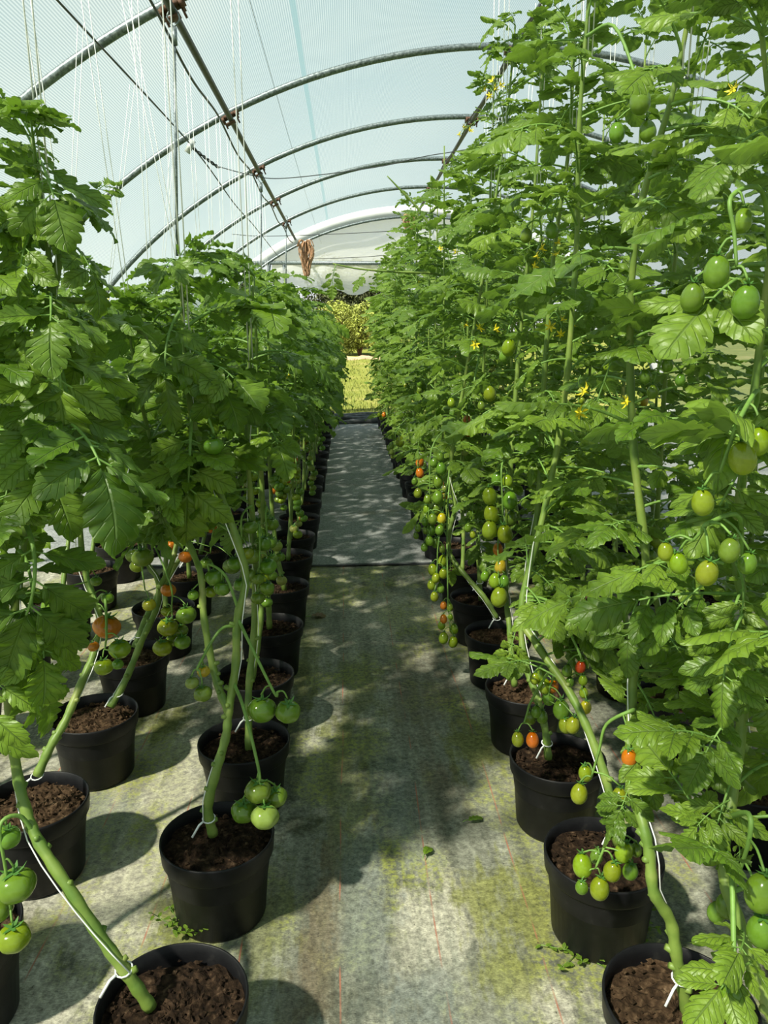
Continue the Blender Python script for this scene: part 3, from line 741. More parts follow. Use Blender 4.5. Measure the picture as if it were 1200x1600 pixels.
truss(('B', 1), .74, [TM(187, 1014, 17, 2.04, LIME), TM(162, 1042, 15, 2.03, LIME), TM(184, 1038, 9, 2.0, GREEN), TM(146, 1010, 9, 2.1, ORG)])
truss(('B', 2), .80, [TM(262, 980, 16, 2.62, LIME), TM(291, 961, 16, 2.6, GREEN), TM(285, 1003, 13, 2.62, GREEN), TM(283, 985, 11, 2.66, GREEN), TM(254, 1012, 15, 2.6, LIME), TM(270, 1000, 11, 2.66, LIME), TM(260, 955, 9, 2.68, LIME), TM(263, 922, 12, 2.72, ORG)])
truss(('B', 2), .93, [TM(223, 871, 17, 2.72, GREEN), TM(209, 868, 13, 2.78, GREEN), TM(214, 885, 11, 2.76, LIME), TM(233, 945, 11, 2.68, YEL)])
truss(('B', 2), 1.05, [TM(148, 800, 13, 2.75, LIME), TM(182, 822, 11, 2.75, LIME), TM(150, 780, 11, 2.8, LIME)])
truss(('B', 3), .95, [TM(290, 870, 11, 3.2, ORG), TM(268, 852, 9, 3.22, ORG), TM(385, 873, 12, 3.1, GREEN), TM(362, 885, 14, 3.1, GREEN), TM(400, 862, 10, 3.1, LIME), TM(330, 825, 9, 3.2, ORG), TM(322, 880, 10, 3.2, GREEN)])
def column(key, xs, y0, y1, n, rpx, Y, cols, plum=False, zatt=None, jx=12):
    toms = []
    for k in range(n):
        f = k/(n-1); py = y0+(y1-y0)*f
        toms.append(TM(xs[0]+(xs[1]-xs[0])*f + rnd.uniform(-jx, jx), py, rpx*rnd.uniform(.8, 1.15), Y + rnd.uniform(-.03, .03), rnd.choice(cols), plum))
    truss(key, zatt if zatt else toms[0][0][2] + .03, toms)
column(('A', 4), (396, 412), 745, 850, 11, 9.5, 3.3, (GREEN, GREEN, PALE, LIME), jx=13)
truss(('A', 4), .75, [TM(440, 907, 9, 3.22, PALE), TM(432, 853, 10, 3.25, PALE), TM(427, 900, 8, 3.3, GREEN), TM(411, 888, 10, 3.24, YEL), TM(438, 870, 8, 3.28, GREEN)])
column(('A', 6), (455, 470), 735, 835, 13, 7, 4.35, (GREEN, PALE, GREEN, LIME), jx=10)
truss(('A', 6), .92, [TM(429, 765, 8, 4.3, ORG), TM(448, 745, 7, 4.4, ORG), TM(440, 780, 7, 4.35, LIME)])
column(('A', 9), (478, 492), 700, 770, 10, 5.5, 5.8, (GREEN, PALE, GREEN), jx=7)
column(('A', 14), (500, 505), 650, 700, 8, 4.5, 8.2, (GREEN, PALE), jx=5)
truss(('A', 18), .75, [TM(517, 652, 4, 10.4, ORG), TM(512, 610, 4, 10.4, GREEN), TM(521, 624, 4, 10.4, GREEN), TM(506, 630, 4, 10.4, GREEN)])
# plum tomatoes right of the path
truss(('R', 0), .55, [TM(910, 1352, 15, 1.44, LIME, 1), TM(937, 1388, 15, 1.42, LIME, 1), TM(957, 1361, 14, 1.42, LIME, 1), TM(975, 1331, 14, 1.42, LIME, 1), TM(985, 1361, 12, 1.40, GREEN, 1), TM(909, 1386, 10, 1.42, GREEN, 1), TM(932, 1338, 10, 1.48, GREEN, 1), TM(994, 1328, 9, 1.44, GREEN, 1)])
truss(('R', 1), .62, [TM(809, 1155, 9.5, 1.98, LIME, 1), TM(832, 1156, 10, 1.97, ORG, 1), TM(829, 1122, 9, 2.02, GREEN, 1), TM(838, 1112, 8, 2.0, GREEN, 1)])
truss(('R', 1), .72, [TM(851, 1072, 10, 2.0, LIME, 1), TM(864, 1072, 9, 2.0, ORG, 1), TM(857, 1090, 10, 2.0, GREEN, 1), TM(846, 1053, 8, 2.02, GREEN, 1), TM(836, 1060, 8, 2.02, LIME, 1), TM(877, 1109, 13, 1.95, GREEN, 1), TM(884, 1133, 11, 1.93, LIME, 1), TM(895, 1133, 11, 1.9, LIME, 1), TM(847, 1120, 9, 2.0, GREEN, 1)])
truss(('R', 1), .80, [TM(907, 1042, 8, 1.9, RED, 1), TM(911, 1063, 7, 1.9, LIME, 1), TM(912, 1082, 7, 1.9, LIME, 1), TM(915, 1105, 9, 1.88, YEL, 1), TM(886, 1048, 8, 1.94, GREEN, 1), TM(890, 1066, 7, 1.94, GREEN, 1)])
truss(('R', 0), .74, [TM(983, 1184, 12, 1.36, ORG, 1), TM(905, 1240, 13, 1.46, LIME, 1), TM(915, 1208, 11, 1.5, LIME, 1), TM(968, 1245, 12, 1.42, LIME, 1)])
truss(('R', 3), 1.05, [TM(765, 775, 11.5, 2.74, LIME, 1), TM(797, 782, 11.5, 2.72, GREEN, 1), TM(768, 803, 12, 2.74, LIME, 1), TM(765, 828, 12, 2.72, LIME, 1), TM(789, 834, 12, 2.70, LIME, 1), TM(793, 752, 8.5, 2.76, LIME, 1), TM(777, 748, 9, 2.78, GREEN, 1), TM(798, 810, 10, 2.76, GREEN, 1)])
truss(('R', 3), .93, [TM(774, 907, 10, 2.74, LIME, 1), TM(780, 933, 13, 2.70, LIME, 1), TM(788, 908, 8, 2.72, GREEN, 1), TM(778, 858, 8, 2.76, ORG, 1), TM(782, 885, 9, 2.74, YEL, 1), TM(758, 900, 7, 2.78, GREEN, 1)])
def plums(key, Y, lst, zatt): truss(key, zatt, [TM(a, b, r, Y + rnd.uniform(-.03, .03), c, 1) for a, b, r, c in lst], .003)
plums(('R', 4), 3.30, [(684, 752, 8.5, GREEN), (684, 777, 8.5, GREEN), (681, 795, 7, GREEN), (676, 811, 7.5, GREEN), (690, 810, 7, YEL), (674, 828, 7.5, GREEN), (687, 828, 7, GREEN), (671, 845, 6.5, GREEN), (681, 848, 7, GREEN), (663, 855, 5.5, GREEN), (667, 796, 6, LIME), (653, 770, 6.5, LIME), (668, 780, 6, GREEN), (664, 815, 5.5, GREEN), (653, 825, 5, GREEN), (650, 837, 4.5, GREEN), (688, 714, 6, GREEN), (689, 732, 8, GREEN), (678, 723, 6, GREEN), (665, 829, 5, GREEN)], 1.10)
plums(('R', 4), 3.26, [(692, 876, 7.5, LIME), (676, 890, 7.5, LIME), (693, 896, 7, LIME), (681, 903, 6.5, LIME), (674, 914, 6.5, LIME), (688, 919, 6.5, GREEN), (679, 932, 6.5, LIME), (691, 858, 5, GREEN)], .95)
plums(('R', 4), 3.18, [(693, 946, 5.2, ORG), (703, 949, 5, LIME), (693, 967, 5.8, ORG), (704, 964, 4, LIME), (690, 977, 6, LIME), (709, 983, 7, LIME), (693, 997, 7.5, LIME), (708, 1003, 7.5, LIME)], .86)
plums(('R', 7), 4.6, [(656, 722, 6.5, ORG), (656, 739, 6.5, ORG), (660, 700, 5, GREEN), (648, 752, 5, GREEN)], .95)
plums(('R', 10), 6.0, [(625, 690, 7, LIME), (612, 697, 4, PALE), (612, 706, 4, PALE), (608, 700, 4, PALE), (614, 712, 4, PALE), (637, 736, 5, LIME)], .8)
plums(('R', 14), 8.2, [(596, 652, 4, LIME), (600, 648, 3.5, ORG), (592, 648, 3, LIME)], .8)
# fruit higher up in the right hand foliage
truss(('R', 3), 1.55, [TM(795, 543, 11, 2.70, LIME, 1), TM(788, 556, 8, 2.75, GREEN, 1)])
truss(('R', 4), 1.42, [TM(765, 615, 10, 3.2, LIME, 1), TM(705, 629, 6, 3.3, LIME, 1), TM(752, 634, 6, 3.3, GREEN, 1)])
truss(('R', 2), 1.9, [TM(862, 360, 10, 2.3, GREEN, 1), TM(822, 368, 9, 2.3, GREEN, 1), TM(846, 392, 8, 2.32, GREEN, 1)])
truss(('R', 1), 2.25, [TM(1000, 158, 16, 1.9, GREEN, 1), TM(964, 207, 12, 1.95, GREEN, 1), TM(1012, 205, 13, 1.92, GREEN, 1)])
truss(('R', 98), 1.65, [TM(1165, 472, 21, 1.12, GREEN, 1), TM(1082, 465, 18, 1.18, GREEN, 1), TM(1120, 425, 20, 1.15, GREEN, 1), TM(1160, 345, 15, 1.16, GREEN, 1)])
truss(('R', 98), 1.35, [TM(1160, 716, 21, 1.05, LIME, 1), TM(1098, 785, 17, 1.08, LIME, 1), TM(1185, 690, 18, 1.1, LIME, 1)])
truss(('R', 98), 1.1, [TM(1105, 895, 17, 1.08, LIME, 1), TM(1060, 880, 14, 1.15, LIME, 1), TM(1040, 862, 12, 1.16, LIME, 1), TM(1140, 860, 16, 1.08, GREEN, 1), TM(1168, 880, 14, 1.1, GREEN, 1)])
truss(('R', 98), .66, [TM(1142, 1566, 24, .96, GREEN, 1)], .004)
truss(('R', 98), .70, [TM(1190, 1395, 25, 1.0, GREEN, 1), TM(1190, 1455, 22, 1.0, GREEN, 1), TM(1136, 1415, 17, 1.12, GREEN, 1), TM(1120, 1425, 14, 1.14, GREEN, 1)], .004)
truss(('R', 0), 1.45, [TM(1008, 588, 9, 1.52, GREEN, 1), TM(1020, 612, 9, 1.52, GREEN, 1), TM(1043, 570, 9, 1.52, GREEN, 1), TM(1063, 593, 8, 1.52, GREEN, 1)])
# scattered trusses deeper in the rows
for row, lst in (('B', range(4, 14)), ('A', (2, 3, 5, 7, 8, 10, 11, 12)), ('C', range(0, 10)), ('S', range(1, 10)), ('R', (5, 6, 8, 9, 11)), ('T', range(2, 8))):
    for i in lst:
        for _ in range(2 if row in 'ABR' else 1):
            z = rnd.uniform(.72, 1.0) if row in 'ABC' else rnd.uniform(.6, 1.6)
            pl = row in 'RST'
            auto_truss(PLANTS[(row, i)][0], spath((row, i), z), rnd.uniform(-2.2, -.6) if row in 'ABC' else rnd.uniform(2.4, 4.2), rnd.randint(5, 8), .024 if pl else .028, pl,
                       (LIME, GREEN, GREEN, PALE, YEL if rnd.random() < .3 else GREEN, ORG if rnd.random() < .3 else GREEN), rnd.uniform(.12, .2))
# flowers
def fl(key, zatt, Y, pts, s=.014):
    SEEN.extend((a, b, 9, ZC(W(a, b, Y))) for a, b in pts)
    add_flowers(PLANTS[key][0], spath(key, zatt), [tuple(W(a, b, Y)) for a, b in pts], s)
fl(('R', 0), 1.50, 1.5, [(912, 610), (907, 645), (978, 627)], .017)
fl(('R', 3), 1.6, 2.75, [(728, 507), (750, 511), (742, 538), (776, 514)], .016)
fl(('R', 2), 1.55, 2.35, [(860, 510), (876, 522), (896, 506), (880, 498)], .016)
fl(('R', 2), 1.95, 2.3, [(836, 415), (848, 388), (868, 396), (872, 378), (840, 400)], .015)
fl(('R', 4), 2.4, 3.3, [(757, 140), (768, 125), (775, 138), (783, 132), (765, 150)], .016)
fl(('R', 5), 2.4, 3.9, [(718, 210), (725, 198), (735, 203)], .016)
fl(('R', 6), 1.4, 4.4, [(688, 388), (712, 394)], .015)
fl(('B', 2), 1.6, 2.6, [(152, 466), (163, 468)], .014)
fl(('S', 1), 2.2, 1.6, [(1145, 138)], .016)
fl(('S', 2), .62, 1.9, [(1115, 1395), (1150, 1410), (1160, 1402)], .016)
fl(('R', 12), 1.5, 7., [(640, 470), (655, 440), (632, 500)], .014)
fl(('A', 6), 1.4, 4.4, [(452, 585), (448, 590)], .014)

# ------------------------------------------------------------------ hand-placed large leaves
def HL(key, b, t, Yb, Yt, var, wide=1., roll=0., kind=None):
    hero_leaf(key, W(b[0], b[1], Yb), W(t[0], t[1], Yt), kind or ('broad' if key[0] in 'ABC' else 'narrow'), var, wide, roll)
HL(('A', 0), (70, 470), (130, 640), 1.66, 1.40, 0, 1.2)
HL(('A', 0), (80, 520), (165, 725), 1.66, 1.45, 1, 1.2)
HL(('A', 0), (20, 640), (110, 800), 1.55, 1.35, 2, 1.2)
HL(('A', 0), (40, 700), (-30, 800), 1.55, 1.35, 3, 1.2)
HL(('A', 0), (30, 800), (190, 1010), 1.5, 1.35, 4, 1.3)
HL(('A', 0), (10, 860), (120, 1050), 1.5, 1.3, 5, 1.3)
HL(('A', 0), (5, 940), (90, 1190), 1.48, 1.28, 6, 1.3)
HL(('A', 0), (10, 1020), (-10, 1240), 1.46, 1.28, 7, 1.3)
HL(('A', 0), (22, 1110), (190, 1145), 1.45, 1.45, 2, .9)
HL(('A', 0), (10, 1150), (95, 1255), 1.45, 1.35, 1, .9)
HL(('A', 0), (15, 900), (200, 960), 1.5, 1.45, 0, 1.1)
HL(('A', 0), (70, 330), (-20, 460), 1.66, 1.5, 1, 1.1)
HL(('A', 0), (66, 300), (205, 330), 1.66, 1.7, 2, .9)
HL(('A', 0), (72, 360), (220, 420), 1.66, 1.6, 3, 1.)
HL(('A', 0), (60, 270), (10, 320), 1.66, 1.5, 4, 1.)
HL(('A', 0), (60, 250), (85, 330), 1.66, 1.45, 5, 1.1)
HL(('A', 0), (75, 440), (-10, 560), 1.66, 1.45, 5, 1.1)
HL(('A', 0), (78, 480), (170, 560), 1.66, 1.7, 6, 1.1)
HL(('A', 1), (300, 640), (330, 850), 2.05, 1.85, 3, 1.1)
HL(('A', 1), (300, 700), (190, 850), 2.05, 1.85, 4, 1.2)
HL(('A', 1), (330, 760), (360, 900), 2.0, 1.85, 0, 1.)
HL(('A', 1), (250, 760), (205, 940), 2.1, 1.95, 7, 1.1)
HL(('A', 1), (288, 540), (390, 640), 2.08, 1.9, 5, 1.1)
HL(('A', 1), (286, 480), (200, 640), 2.08, 1.85, 2, 1.1)
HL(('A', 4), (405, 720), (528, 690), 3.4, 3.3, 6, .9)
HL(('A', 3), (400, 650), (470, 720), 2.9, 2.6, 1, 1.)
HL(('R', 98), (1130, 880), (900, 860), 1.25, 1.25, 0, 1.)
HL(('R', 98), (1120, 900), (990, 1000), 1.25, 1.25, 1, 1.)
HL(('R', 98), (1160, 960), (1090, 1120), 1.2, 1.1, 2, 1.1)
HL(('R', 98), (1150, 1180), (1010, 1080), 1.18, 1.15, 3, 1.)
HL(('R', 98), (1140, 1250), (1060, 1300), 1.15, 1.1, 4, 1.)
HL(('R', 98), (1150, 1370), (1060, 1290), 1.08, 1.0, 5, 1.)
HL(('R', 98), (1185, 1500), (1065, 1510), 1.02, .95, 6, 1.)
HL(('R', 98), (1160, 760), (1200, 560), 1.28, 1.0, 7, 1.)
HL(('R', 98), (1180, 620), (1080, 700), 1.3, 1.1, 2, 1.)
HL(('R', 98), (1190, 430), (1070, 380), 1.3, 1.1, 3, 1.1)
HL(('R', 98), (1200, 350), (980, 345), 1.3, 1.25, 5, .9)
HL(('R', 98), (1200, 200), (1080, 270), 1.3, 1.2, 1, 1.)
HL(('R', 0), (1000, 1240), (930, 1320), 1.34, 1.30, 2, 1.)
HL(('R', 0), (990, 1190), (960, 1310), 1.36, 1.25, 4, 1.)
HL(('R', 0), (988, 1130), (1000, 1260), 1.42, 1.30, 6, 1.1)
HL(('R', 1), (815, 960), (780, 1060), 2.08, 2.0, 3, 1.)
HL(('R', 1), (830, 930), (925, 1030), 2.08, 2.0, 7, 1.)
HL(('R', 2), (815, 960), (850, 900), 2.34, 2.2, 0, 1.)
HL(('R', 4), (702, 770), (632, 815), 3.44, 3.3, 5, .8)
HL(('R', 4), (705, 860), (700, 910), 3.40, 3.3, 6, 1.)
HL(('R', 4), (805, 60), (738, 95), 3.5, 3.4, 2, .8)
HL(('R', 4), (800, 30), (740, 25), 3.5, 3.4, 4, .7)

for b, t, Yb, Yt, v, wd in (((10, 1060), (115, 1235), 1.46, 1.36, 3, 1.5), ((18, 1110), (70, 1290), 1.46, 1.32, 5, 1.4), ((14, 1050), (-10, 1230), 1.46, 1.34, 6, 1.5), ((10, 1000), (130, 1130), 1.48, 1.40, 0, 1.3),
                            ((15, 960), (100, 1120), 1.5, 1.36, 2, 1.4), ((20, 920), (170, 1060), 1.52, 1.45, 7, 1.1), ((30, 860), (150, 930), 1.55, 1.40, 4, 1.4), ((20, 880), (-20, 1050), 1.54, 1.36, 1, 1.4)):
    HL(('A', 0), b, t, Yb, Yt, v, wd)
for b, t, Yb, Yt, v, wd in (((990, 1060), (1080, 1200), 1.5, 1.36, 0, 1.2), ((985, 1000), (905, 1110), 1.53, 1.42, 1, 1.2), ((1005, 920), (950, 1040), 1.55, 1.42, 2, 1.2), ((1005, 950), (1100, 1020), 1.55, 1.4, 3, 1.2),
                            ((985, 1150), (1070, 1290), 1.42, 1.32, 4, 1.2), ((986, 1120), (930, 1240), 1.44, 1.36, 5, 1.1), ((1010, 880), (1090, 900), 1.56, 1.4, 6, 1.2), ((988, 1080), (1010, 1230), 1.48, 1.34, 7, 1.2)):
    HL(('R', 0), b, t, Yb, Yt, v, wd)
for b, t, Yb, Yt, v, wd in (((1160, 1100), (1060, 1210), 1.22, 1.14, 0, 1.3), ((1150, 1200), (1100, 1340), 1.2, 1.10, 1, 1.3), ((1170, 1000), (1200, 1160), 1.24, 1.12, 2, 1.4), ((1140, 1280), (1200, 1400), 1.15, 1.08, 3, 1.4),
                            ((1150, 880), (1210, 1010), 1.28, 1.14, 4, 1.3), ((1170, 800), (1040, 810), 1.3, 1.24, 5, 1.2), ((1160, 920), (1110, 1040), 1.28, 1.16, 6, 1.3), ((1175, 700), (1120, 850), 1.3, 1.16, 7, 1.2), ((1190, 520), (1100, 480), 1.3, 1.2, 1, 1.2)):
    HL(('R', 98), b, t, Yb, Yt, v, wd)

def side_shoot(key, pts, Y, leaves, kind):
    """a long side shoot reaching out over the path, with its own leaves"""
    root = PLANTS[key][0]; P = catmull([np.array(W(a, b, Y)) for a, b in pts], 6); mb = MB()
    tube(mb, P - np.array(root.location), (.010, .008, .004), 6); mb.build('side_shoot', [M['stem']], root)
    for b, t, v, wd in leaves: HL(key, b, t, Y, Y-.1, v, wd, 0., kind)
side_shoot(('R', 8), [(715, 445), (680, 428), (620, 425), (560, 420), (520, 412)], 5.0, [((525, 413), (512, 460), 0, 1.2), ((530, 413), (500, 400), 1, 1.), ((560, 420), (570, 385), 2, 1.), ((580, 421), (545, 440), 3, 1.), ((610, 424), (640, 450), 4, 1.), ((620, 424), (600, 395), 5, 1.), ((645, 426), (690, 395), 6, 1.)], 'narrow')
side_shoot(('R', 9), [(672, 352), (650, 322), (625, 296), (605, 275)], 5.5, [((608, 276), (560, 300), 0, 1.), ((612, 280), (585, 260), 1, 1.), ((605, 275), (620, 255), 3, 1.), ((630, 300), (590, 335), 2, 1.), ((640, 312), (665, 285), 6, 1.)], 'narrow')
side_shoot(('A', 0), [(84, 470), (120, 470), (150, 470)], 1.7, [((140, 470), (215, 380), 3, 1.), ((110, 470), (180, 560), 4, 1.1)], 'broad')

# ------------------------------------------------------------------ thin out leaves that would hide the ripening fruit, stems and pots
def line_pts(pts, r, z):
    for (a, b), (c, d) in zip(pts[:-1], pts[1:]):
        n = max(2, int(math.hypot(c-a, d-b)/12))
        for k in range(n): SEEN.append((a+(c-a)*k/n, b+(d-b)*k/n, r, z))
line_pts([(333, 1300), (338, 1205), (357, 1112), (368, 1040), (371, 965), (384, 905), (372, 850)], 12, 1.9)
line_pts([(357, 1112), (330, 1030), (318, 960), (314, 900)], 10, 1.9)
line_pts([(421, 980), (414, 870), (410, 800)], 8, 3.3)
line_pts([(58, 1212), (103, 1125), (147, 1020), (156, 965)], 9, 2.2)
line_pts([(172, 1105), (222, 1000), (246, 945), (246, 905)], 9, 2.7)
line_pts([(965, 1200), (890, 1082), (842, 1012)], 12, 1.9)
line_pts([(1058, 1500), (1022, 1395), (1015, 1335)], 14, 1.3)
line_pts([(776, 966), (735, 908), (704, 868), (711, 790), (703, 735)], 8, 3.3)
POLY = [([(530, 690), (495, 850), (480, 960), (465, 1100), (440, 1300), (420, 1600), (950, 1600), (870, 1490), (795, 1310), (750, 1190), (705, 1040), (655, 900), (640, 830), (612, 700)], .10),
        ([(783, 1150), (925, 1185), (900, 1300), (800, 1290)], .22), ([(746, 1045), (812, 1050), (815, 1150), (760, 1150)], .22), ([(716, 965), (775, 965), (780, 1060), (722, 1060)], .22),
        ([(700, 915), (745, 915), (745, 965), (705, 965)], .3), ([(862, 1310), (1040, 1420), (1010, 1495), (880, 1480)], .22), ([(245, 1240), (418, 1240), (405, 1440), (265, 1440)], .15),
        ([(300, 1125), (438, 1125), (430, 1240), (305, 1240)], .15), ([(345, 1010), (462, 1010), (455, 1110), (350, 1100)], .15), ([(385, 940), (480, 895), (475, 1010), (385, 1000)], .15), ([(428, 850), (492, 850), (485, 915), (440, 900)], .2),
        ([(105, 1085), (228, 1085), (225, 1205), (115, 1205)], .15), ([(190, 1000), (262, 1000), (260, 1095), (170, 1060)], .2), ([(200, 940), (300, 930), (300, 1020), (265, 1020)], .2), ([(225, 1100), (300, 1030), (300, 1200), (225, 1210)], .15),
        ([(70, 1215), (130, 1215), (120, 1350), (80, 1340)], .25), ([(140, 1320), (250, 1230), (250, 1440), (180, 1460)], .1),
        ([(120, 150), (250, 260), (260, 355), (225, 380), (215, 290), (110, 245)], .12), ([(190, 330), (290, 300), (300, 350), (250, 385), (190, 360)], .12), ([(390, 250), (560, 250), (560, 420), (420, 425), (390, 400)], .08),
        ([(560, 60), (735, 0), (735, 230), (690, 250), (640, 330), (560, 330)], .10), ([(100, 440), (165, 430), (190, 490), (140, 495)], .3)]
def in_poly(px, py, poly):
    ins = np.zeros(len(px), bool); n = len(poly)
    for i in range(n):
        (x1, y1), (x2, y2) = poly[i], poly[(i+1) % n]
        if y1 == y2: continue
        c = ((y1 > py) != (y2 > py)) & (px < (x2-x1)*(py-y1)/(y2-y1)+x1); ins ^= c
    return ins
SN = np.array(SEEN); RT = np.array(RM.transposed()); CC = {}
gone = moved = 0
def clash(o, mat):
    me = o.data
    if me.name not in CC:
        v = np.empty(len(me.vertices)*3, np.float32); me.vertices.foreach_get('co', v); CC[me.name] = v.reshape(-1, 3)[::2]
    A = np.array(mat); P = CC[me.name] @ A[:3, :3].T + A[:3, 3] + np.array(o.parent.location)
    C = (P - np.array((0, 0, CAMZ))) @ RT.T
    z = -C[:, 2]
    if z.max() < .05: return 0
    px = 600 + F*C[:, 0]/np.maximum(z, .05); py = 800 - F*C[:, 1]/np.maximum(z, .05); sc = 0.
    if px.max() < -50 or px.min() > 1250: return 0
    if z.min() < .55: sc += 5
    sel = SN[(SN[:, 0] > px.min()-5) & (SN[:, 0] < px.max()+5) & (SN[:, 1] > py.min()-5) & (SN[:, 1] < py.max()+5) & (SN[:, 3] > z.min()-.02)]
    for a, b, r, zz in sel:
        if (((px-a)**2 + (py-b)**2 < (r*.8)**2) & (z < zz+.02)).sum() > 1: sc += 1
    for poly, frac in POLY:
        f = in_poly(px, py, poly).mean()
        if f > frac: sc += 2 + 4*(f-frac)
    return sc
for o in list(SC.objects):
    if o.type != 'MESH' or not o.name.startswith('leaf') or o.parent is None: continue
    m0 = o.matrix_basis.copy(); s0 = clash(o, m0)
    if s0 == 0: continue
    best, bm = s0, m0; T = m0.translation.copy(); tries = 5 if o.get('hero') else 14
    for k in range(tries):
        spread = .25 if o.get('hero') else 3.1
        Rn = Matrix.Rotation(rnd.uniform(-spread, spread), 4, 'Z') @ Matrix.Rotation(rnd.uniform(-.25, .25), 4, 'X')
        mn = Matrix.Translation(T) @ Rn @ Matrix.Scale(1 if k < 8 else .8, 4) @ Matrix.Translation(-T) @ m0
        sn = clash(o, mn)
        if sn < best: best, bm = sn, mn
        if sn == 0: break
    if best > 2.2: bpy.data.objects.remove(o); gone += 1
    elif bm is not m0: o.matrix_basis = bm; moved += 1
print('moved', moved)
for o in SC.objects:
    if 'hero' in o: del o['hero']
print('leaves removed', gone)

# ------------------------------------------------------------------ tunnel
CX, CZ0, RAD = 1.29, -1.35, 5.0
Y0, Y1 = -7.0, 14.1
def arch(dx):  # z on the hoop at offset dx from the axis
    return CZ0 + math.sqrt(max(0, RAD*RAD - dx*dx))
AMAX = math.acos(-CZ0/RAD)   # angle from vertical where the hoop meets the ground
def arch_pts(R, n=64, a0=-AMAX, a1=AMAX): return [(CX + R*math.sin(a), CZ0 + R*math.cos(a)) for a in np.linspace(a0, a1, n)]
mb = MB(); na, ny = 97, 60; V = []; uv = []; Fc = []
hoopsY = [-5.3, -3.35, -1.45, .48, 2.42, 4.4, 6.4, 8.35, 10.25, 12.15, 14.1]
ys = np.linspace(Y0, Y1, ny)
for y in ys:
    dd = min(abs(y-h) for h in hoopsY)
    for a in np.linspace(-AMAX, AMAX, na):
        R = RAD + .03 - .018*min(1, dd/.9)
        V.append((CX+R*math.sin(a), y, CZ0+R*math.cos(a))); uv.append((a*RAD, y))
for i in range(ny-1):
    for j in range(na-1):
        q = i*na+j; Fc.append((q, q+1, q+na+1, q+na))
mb.add(V, Fc, 0, uv); ceil = struct(mb.build('ceiling', [M['film']]))
ordh = 0
for hy in hoopsY:
    if hy < 2.3: vis = False
    else: vis = True
    mb = MB(); P = [(x, hy, z) for x, z in arch_pts(RAD-.008, 80)]
    tube(mb, P, .0255 if hy < 14 else .03, 10)
    o = mb.build('tunnel_hoop', [M['steel']])
    if vis:
        tag(o, f'curved galvanised steel hoop of the tunnel, {ORD[ordh]} one ahead of the camera', 'tunnel hoop', 'hoops of the tunnel'); ordh += 1
    else:
        tag(o, 'curved galvanised steel hoop behind or above the camera', 'tunnel hoop', 'hoops behind the camera')
aP = math.asin((-.875-CX)/RAD); PXL, PZL = CX+(RAD-.055)*math.sin(aP), CZ0+(RAD-.055)*math.cos(aP)
mb = MB(); tube(mb, [(PXL, y, PZL) for y in np.linspace(Y0, Y1, 30)], .021, 10)
tag(mb.build('purlin_pipe', [M['dark_steel']]), 'dark steel purlin pipe along the roof above the left rows', 'purlin')
mb = MB(); tube(mb, [(CX, y, CZ0+RAD-.055) for y in np.linspace(Y0, Y1, 30)], .021, 10)
tag(mb.build('purlin_pipe', [M['dark_steel']]), 'dark steel ridge pipe along the top of the tunnel', 'purlin')
mb = MB(); tube(mb, [(2*CX-PXL, y, PZL) for y in np.linspace(Y0, Y1, 30)], .021, 10)
tag(mb.build('purlin_pipe', [M['dark_steel']]), 'dark steel purlin pipe along the roof behind the right rows', 'purlin')
for k, hy in enumerate(hoopsY[5:]):
    for nm, (x, z, ry) in {'left purlin': (PXL, PZL, -aP*-1), 'ridge pipe': (CX, CZ0+RAD-.055, 0)}.items():
        mb = MB(); R = Matrix.Rotation(ry, 3, 'Y')
        box(mb, (0, 0, .026), (.13, .075, .02), 0, R); box(mb, (0, 0, -.026), (.075, .06, .012), 0, R)
        for sx in (-.05, .05): tube(mb, [np.array(R @ Vector((sx, 0, -.05))), np.array(R @ Vector((sx, 0, .05)))], .007, 6)
        for sx in (-.055, .055): box(mb, np.array(R @ Vector((sx, 0, .01))), (.02, .09, .03), 0, R)
        o = mb.build('pipe_clamp', [M['rust']], loc=(x, hy, z))
        tag(o, f'rusty clamp joining the {nm} to the {ORD[k+1]} hoop', 'clamp', 'clamps on the roof pipes')
# wires
def wire(pts, r, label, mat='wire', k=8):
    mb = MB(); tube(mb, catmull(pts, k), r, 6); return tag(mb.build('support_wire', [M[mat]]), label, 'wire', 'wires under the roof')
WZ = PZL - .16
wire([(PXL-.02, y, PZL-.10-.05*math.sin((y % 1.95)/1.95*PI)) for y in np.arange(1, 14.2, .975)], .0075, 'black cable hanging just under the left purlin pipe')
wX, wZ = W(298, 226, 6.35).x, W(298, 226, 6.35).z
wire([(wX-.12, .5, wZ+.02), (wX-.08, 3., wZ+.0), (wX, 6.35, wZ), (wX+.05, 8.3, wZ-.12), (wX+.04, 10.2, wZ-.1), (wX+.02, 14., wZ-.12)], .0055, 'dark wire running along the tunnel above the third row of plants left')
mb = MB()
pth = resample(catmull([W(300, 230, 6.36), W(320, 246, 6.45), W(342, 262, 6.6)], 6), .012)
for ph in (0, PI): tube(mb, pth + np.stack([0*pth[:, 0], np.cos(np.arange(len(pth))*.8+ph)*.009, np.sin(np.arange(len(pth))*.8+ph)*.009], 1), .006, 5)
tag(mb.build('wire_twist', [M['wire']]), 'twisted joint where dark wires meet under the roof', 'wire')
wire([W(340, 260, 6.6), W(385, 272, 6.6), W(430, 279, 6.6), W(510, 272, 6.6), W(600, 259, 6.6), W(690, 240, 6.6), W(850, 225, 6.6), W(1150, 260, 6.6)], .0035, 'thin wire slung across the tunnel from the twisted joint')
wire([W(362, 366, 10.2), W(420, 369, 10.2), W(560, 364, 10.2), W(700, 355, 10.2)], .004, 'thin wire slung across the tunnel before the end sheet')
wire([W(470, 405, 13.6), W(560, 402, 13.6), W(640, 396, 13.6), W(760, 390, 13.6)], .005, 'thin wire across the white end sheet')
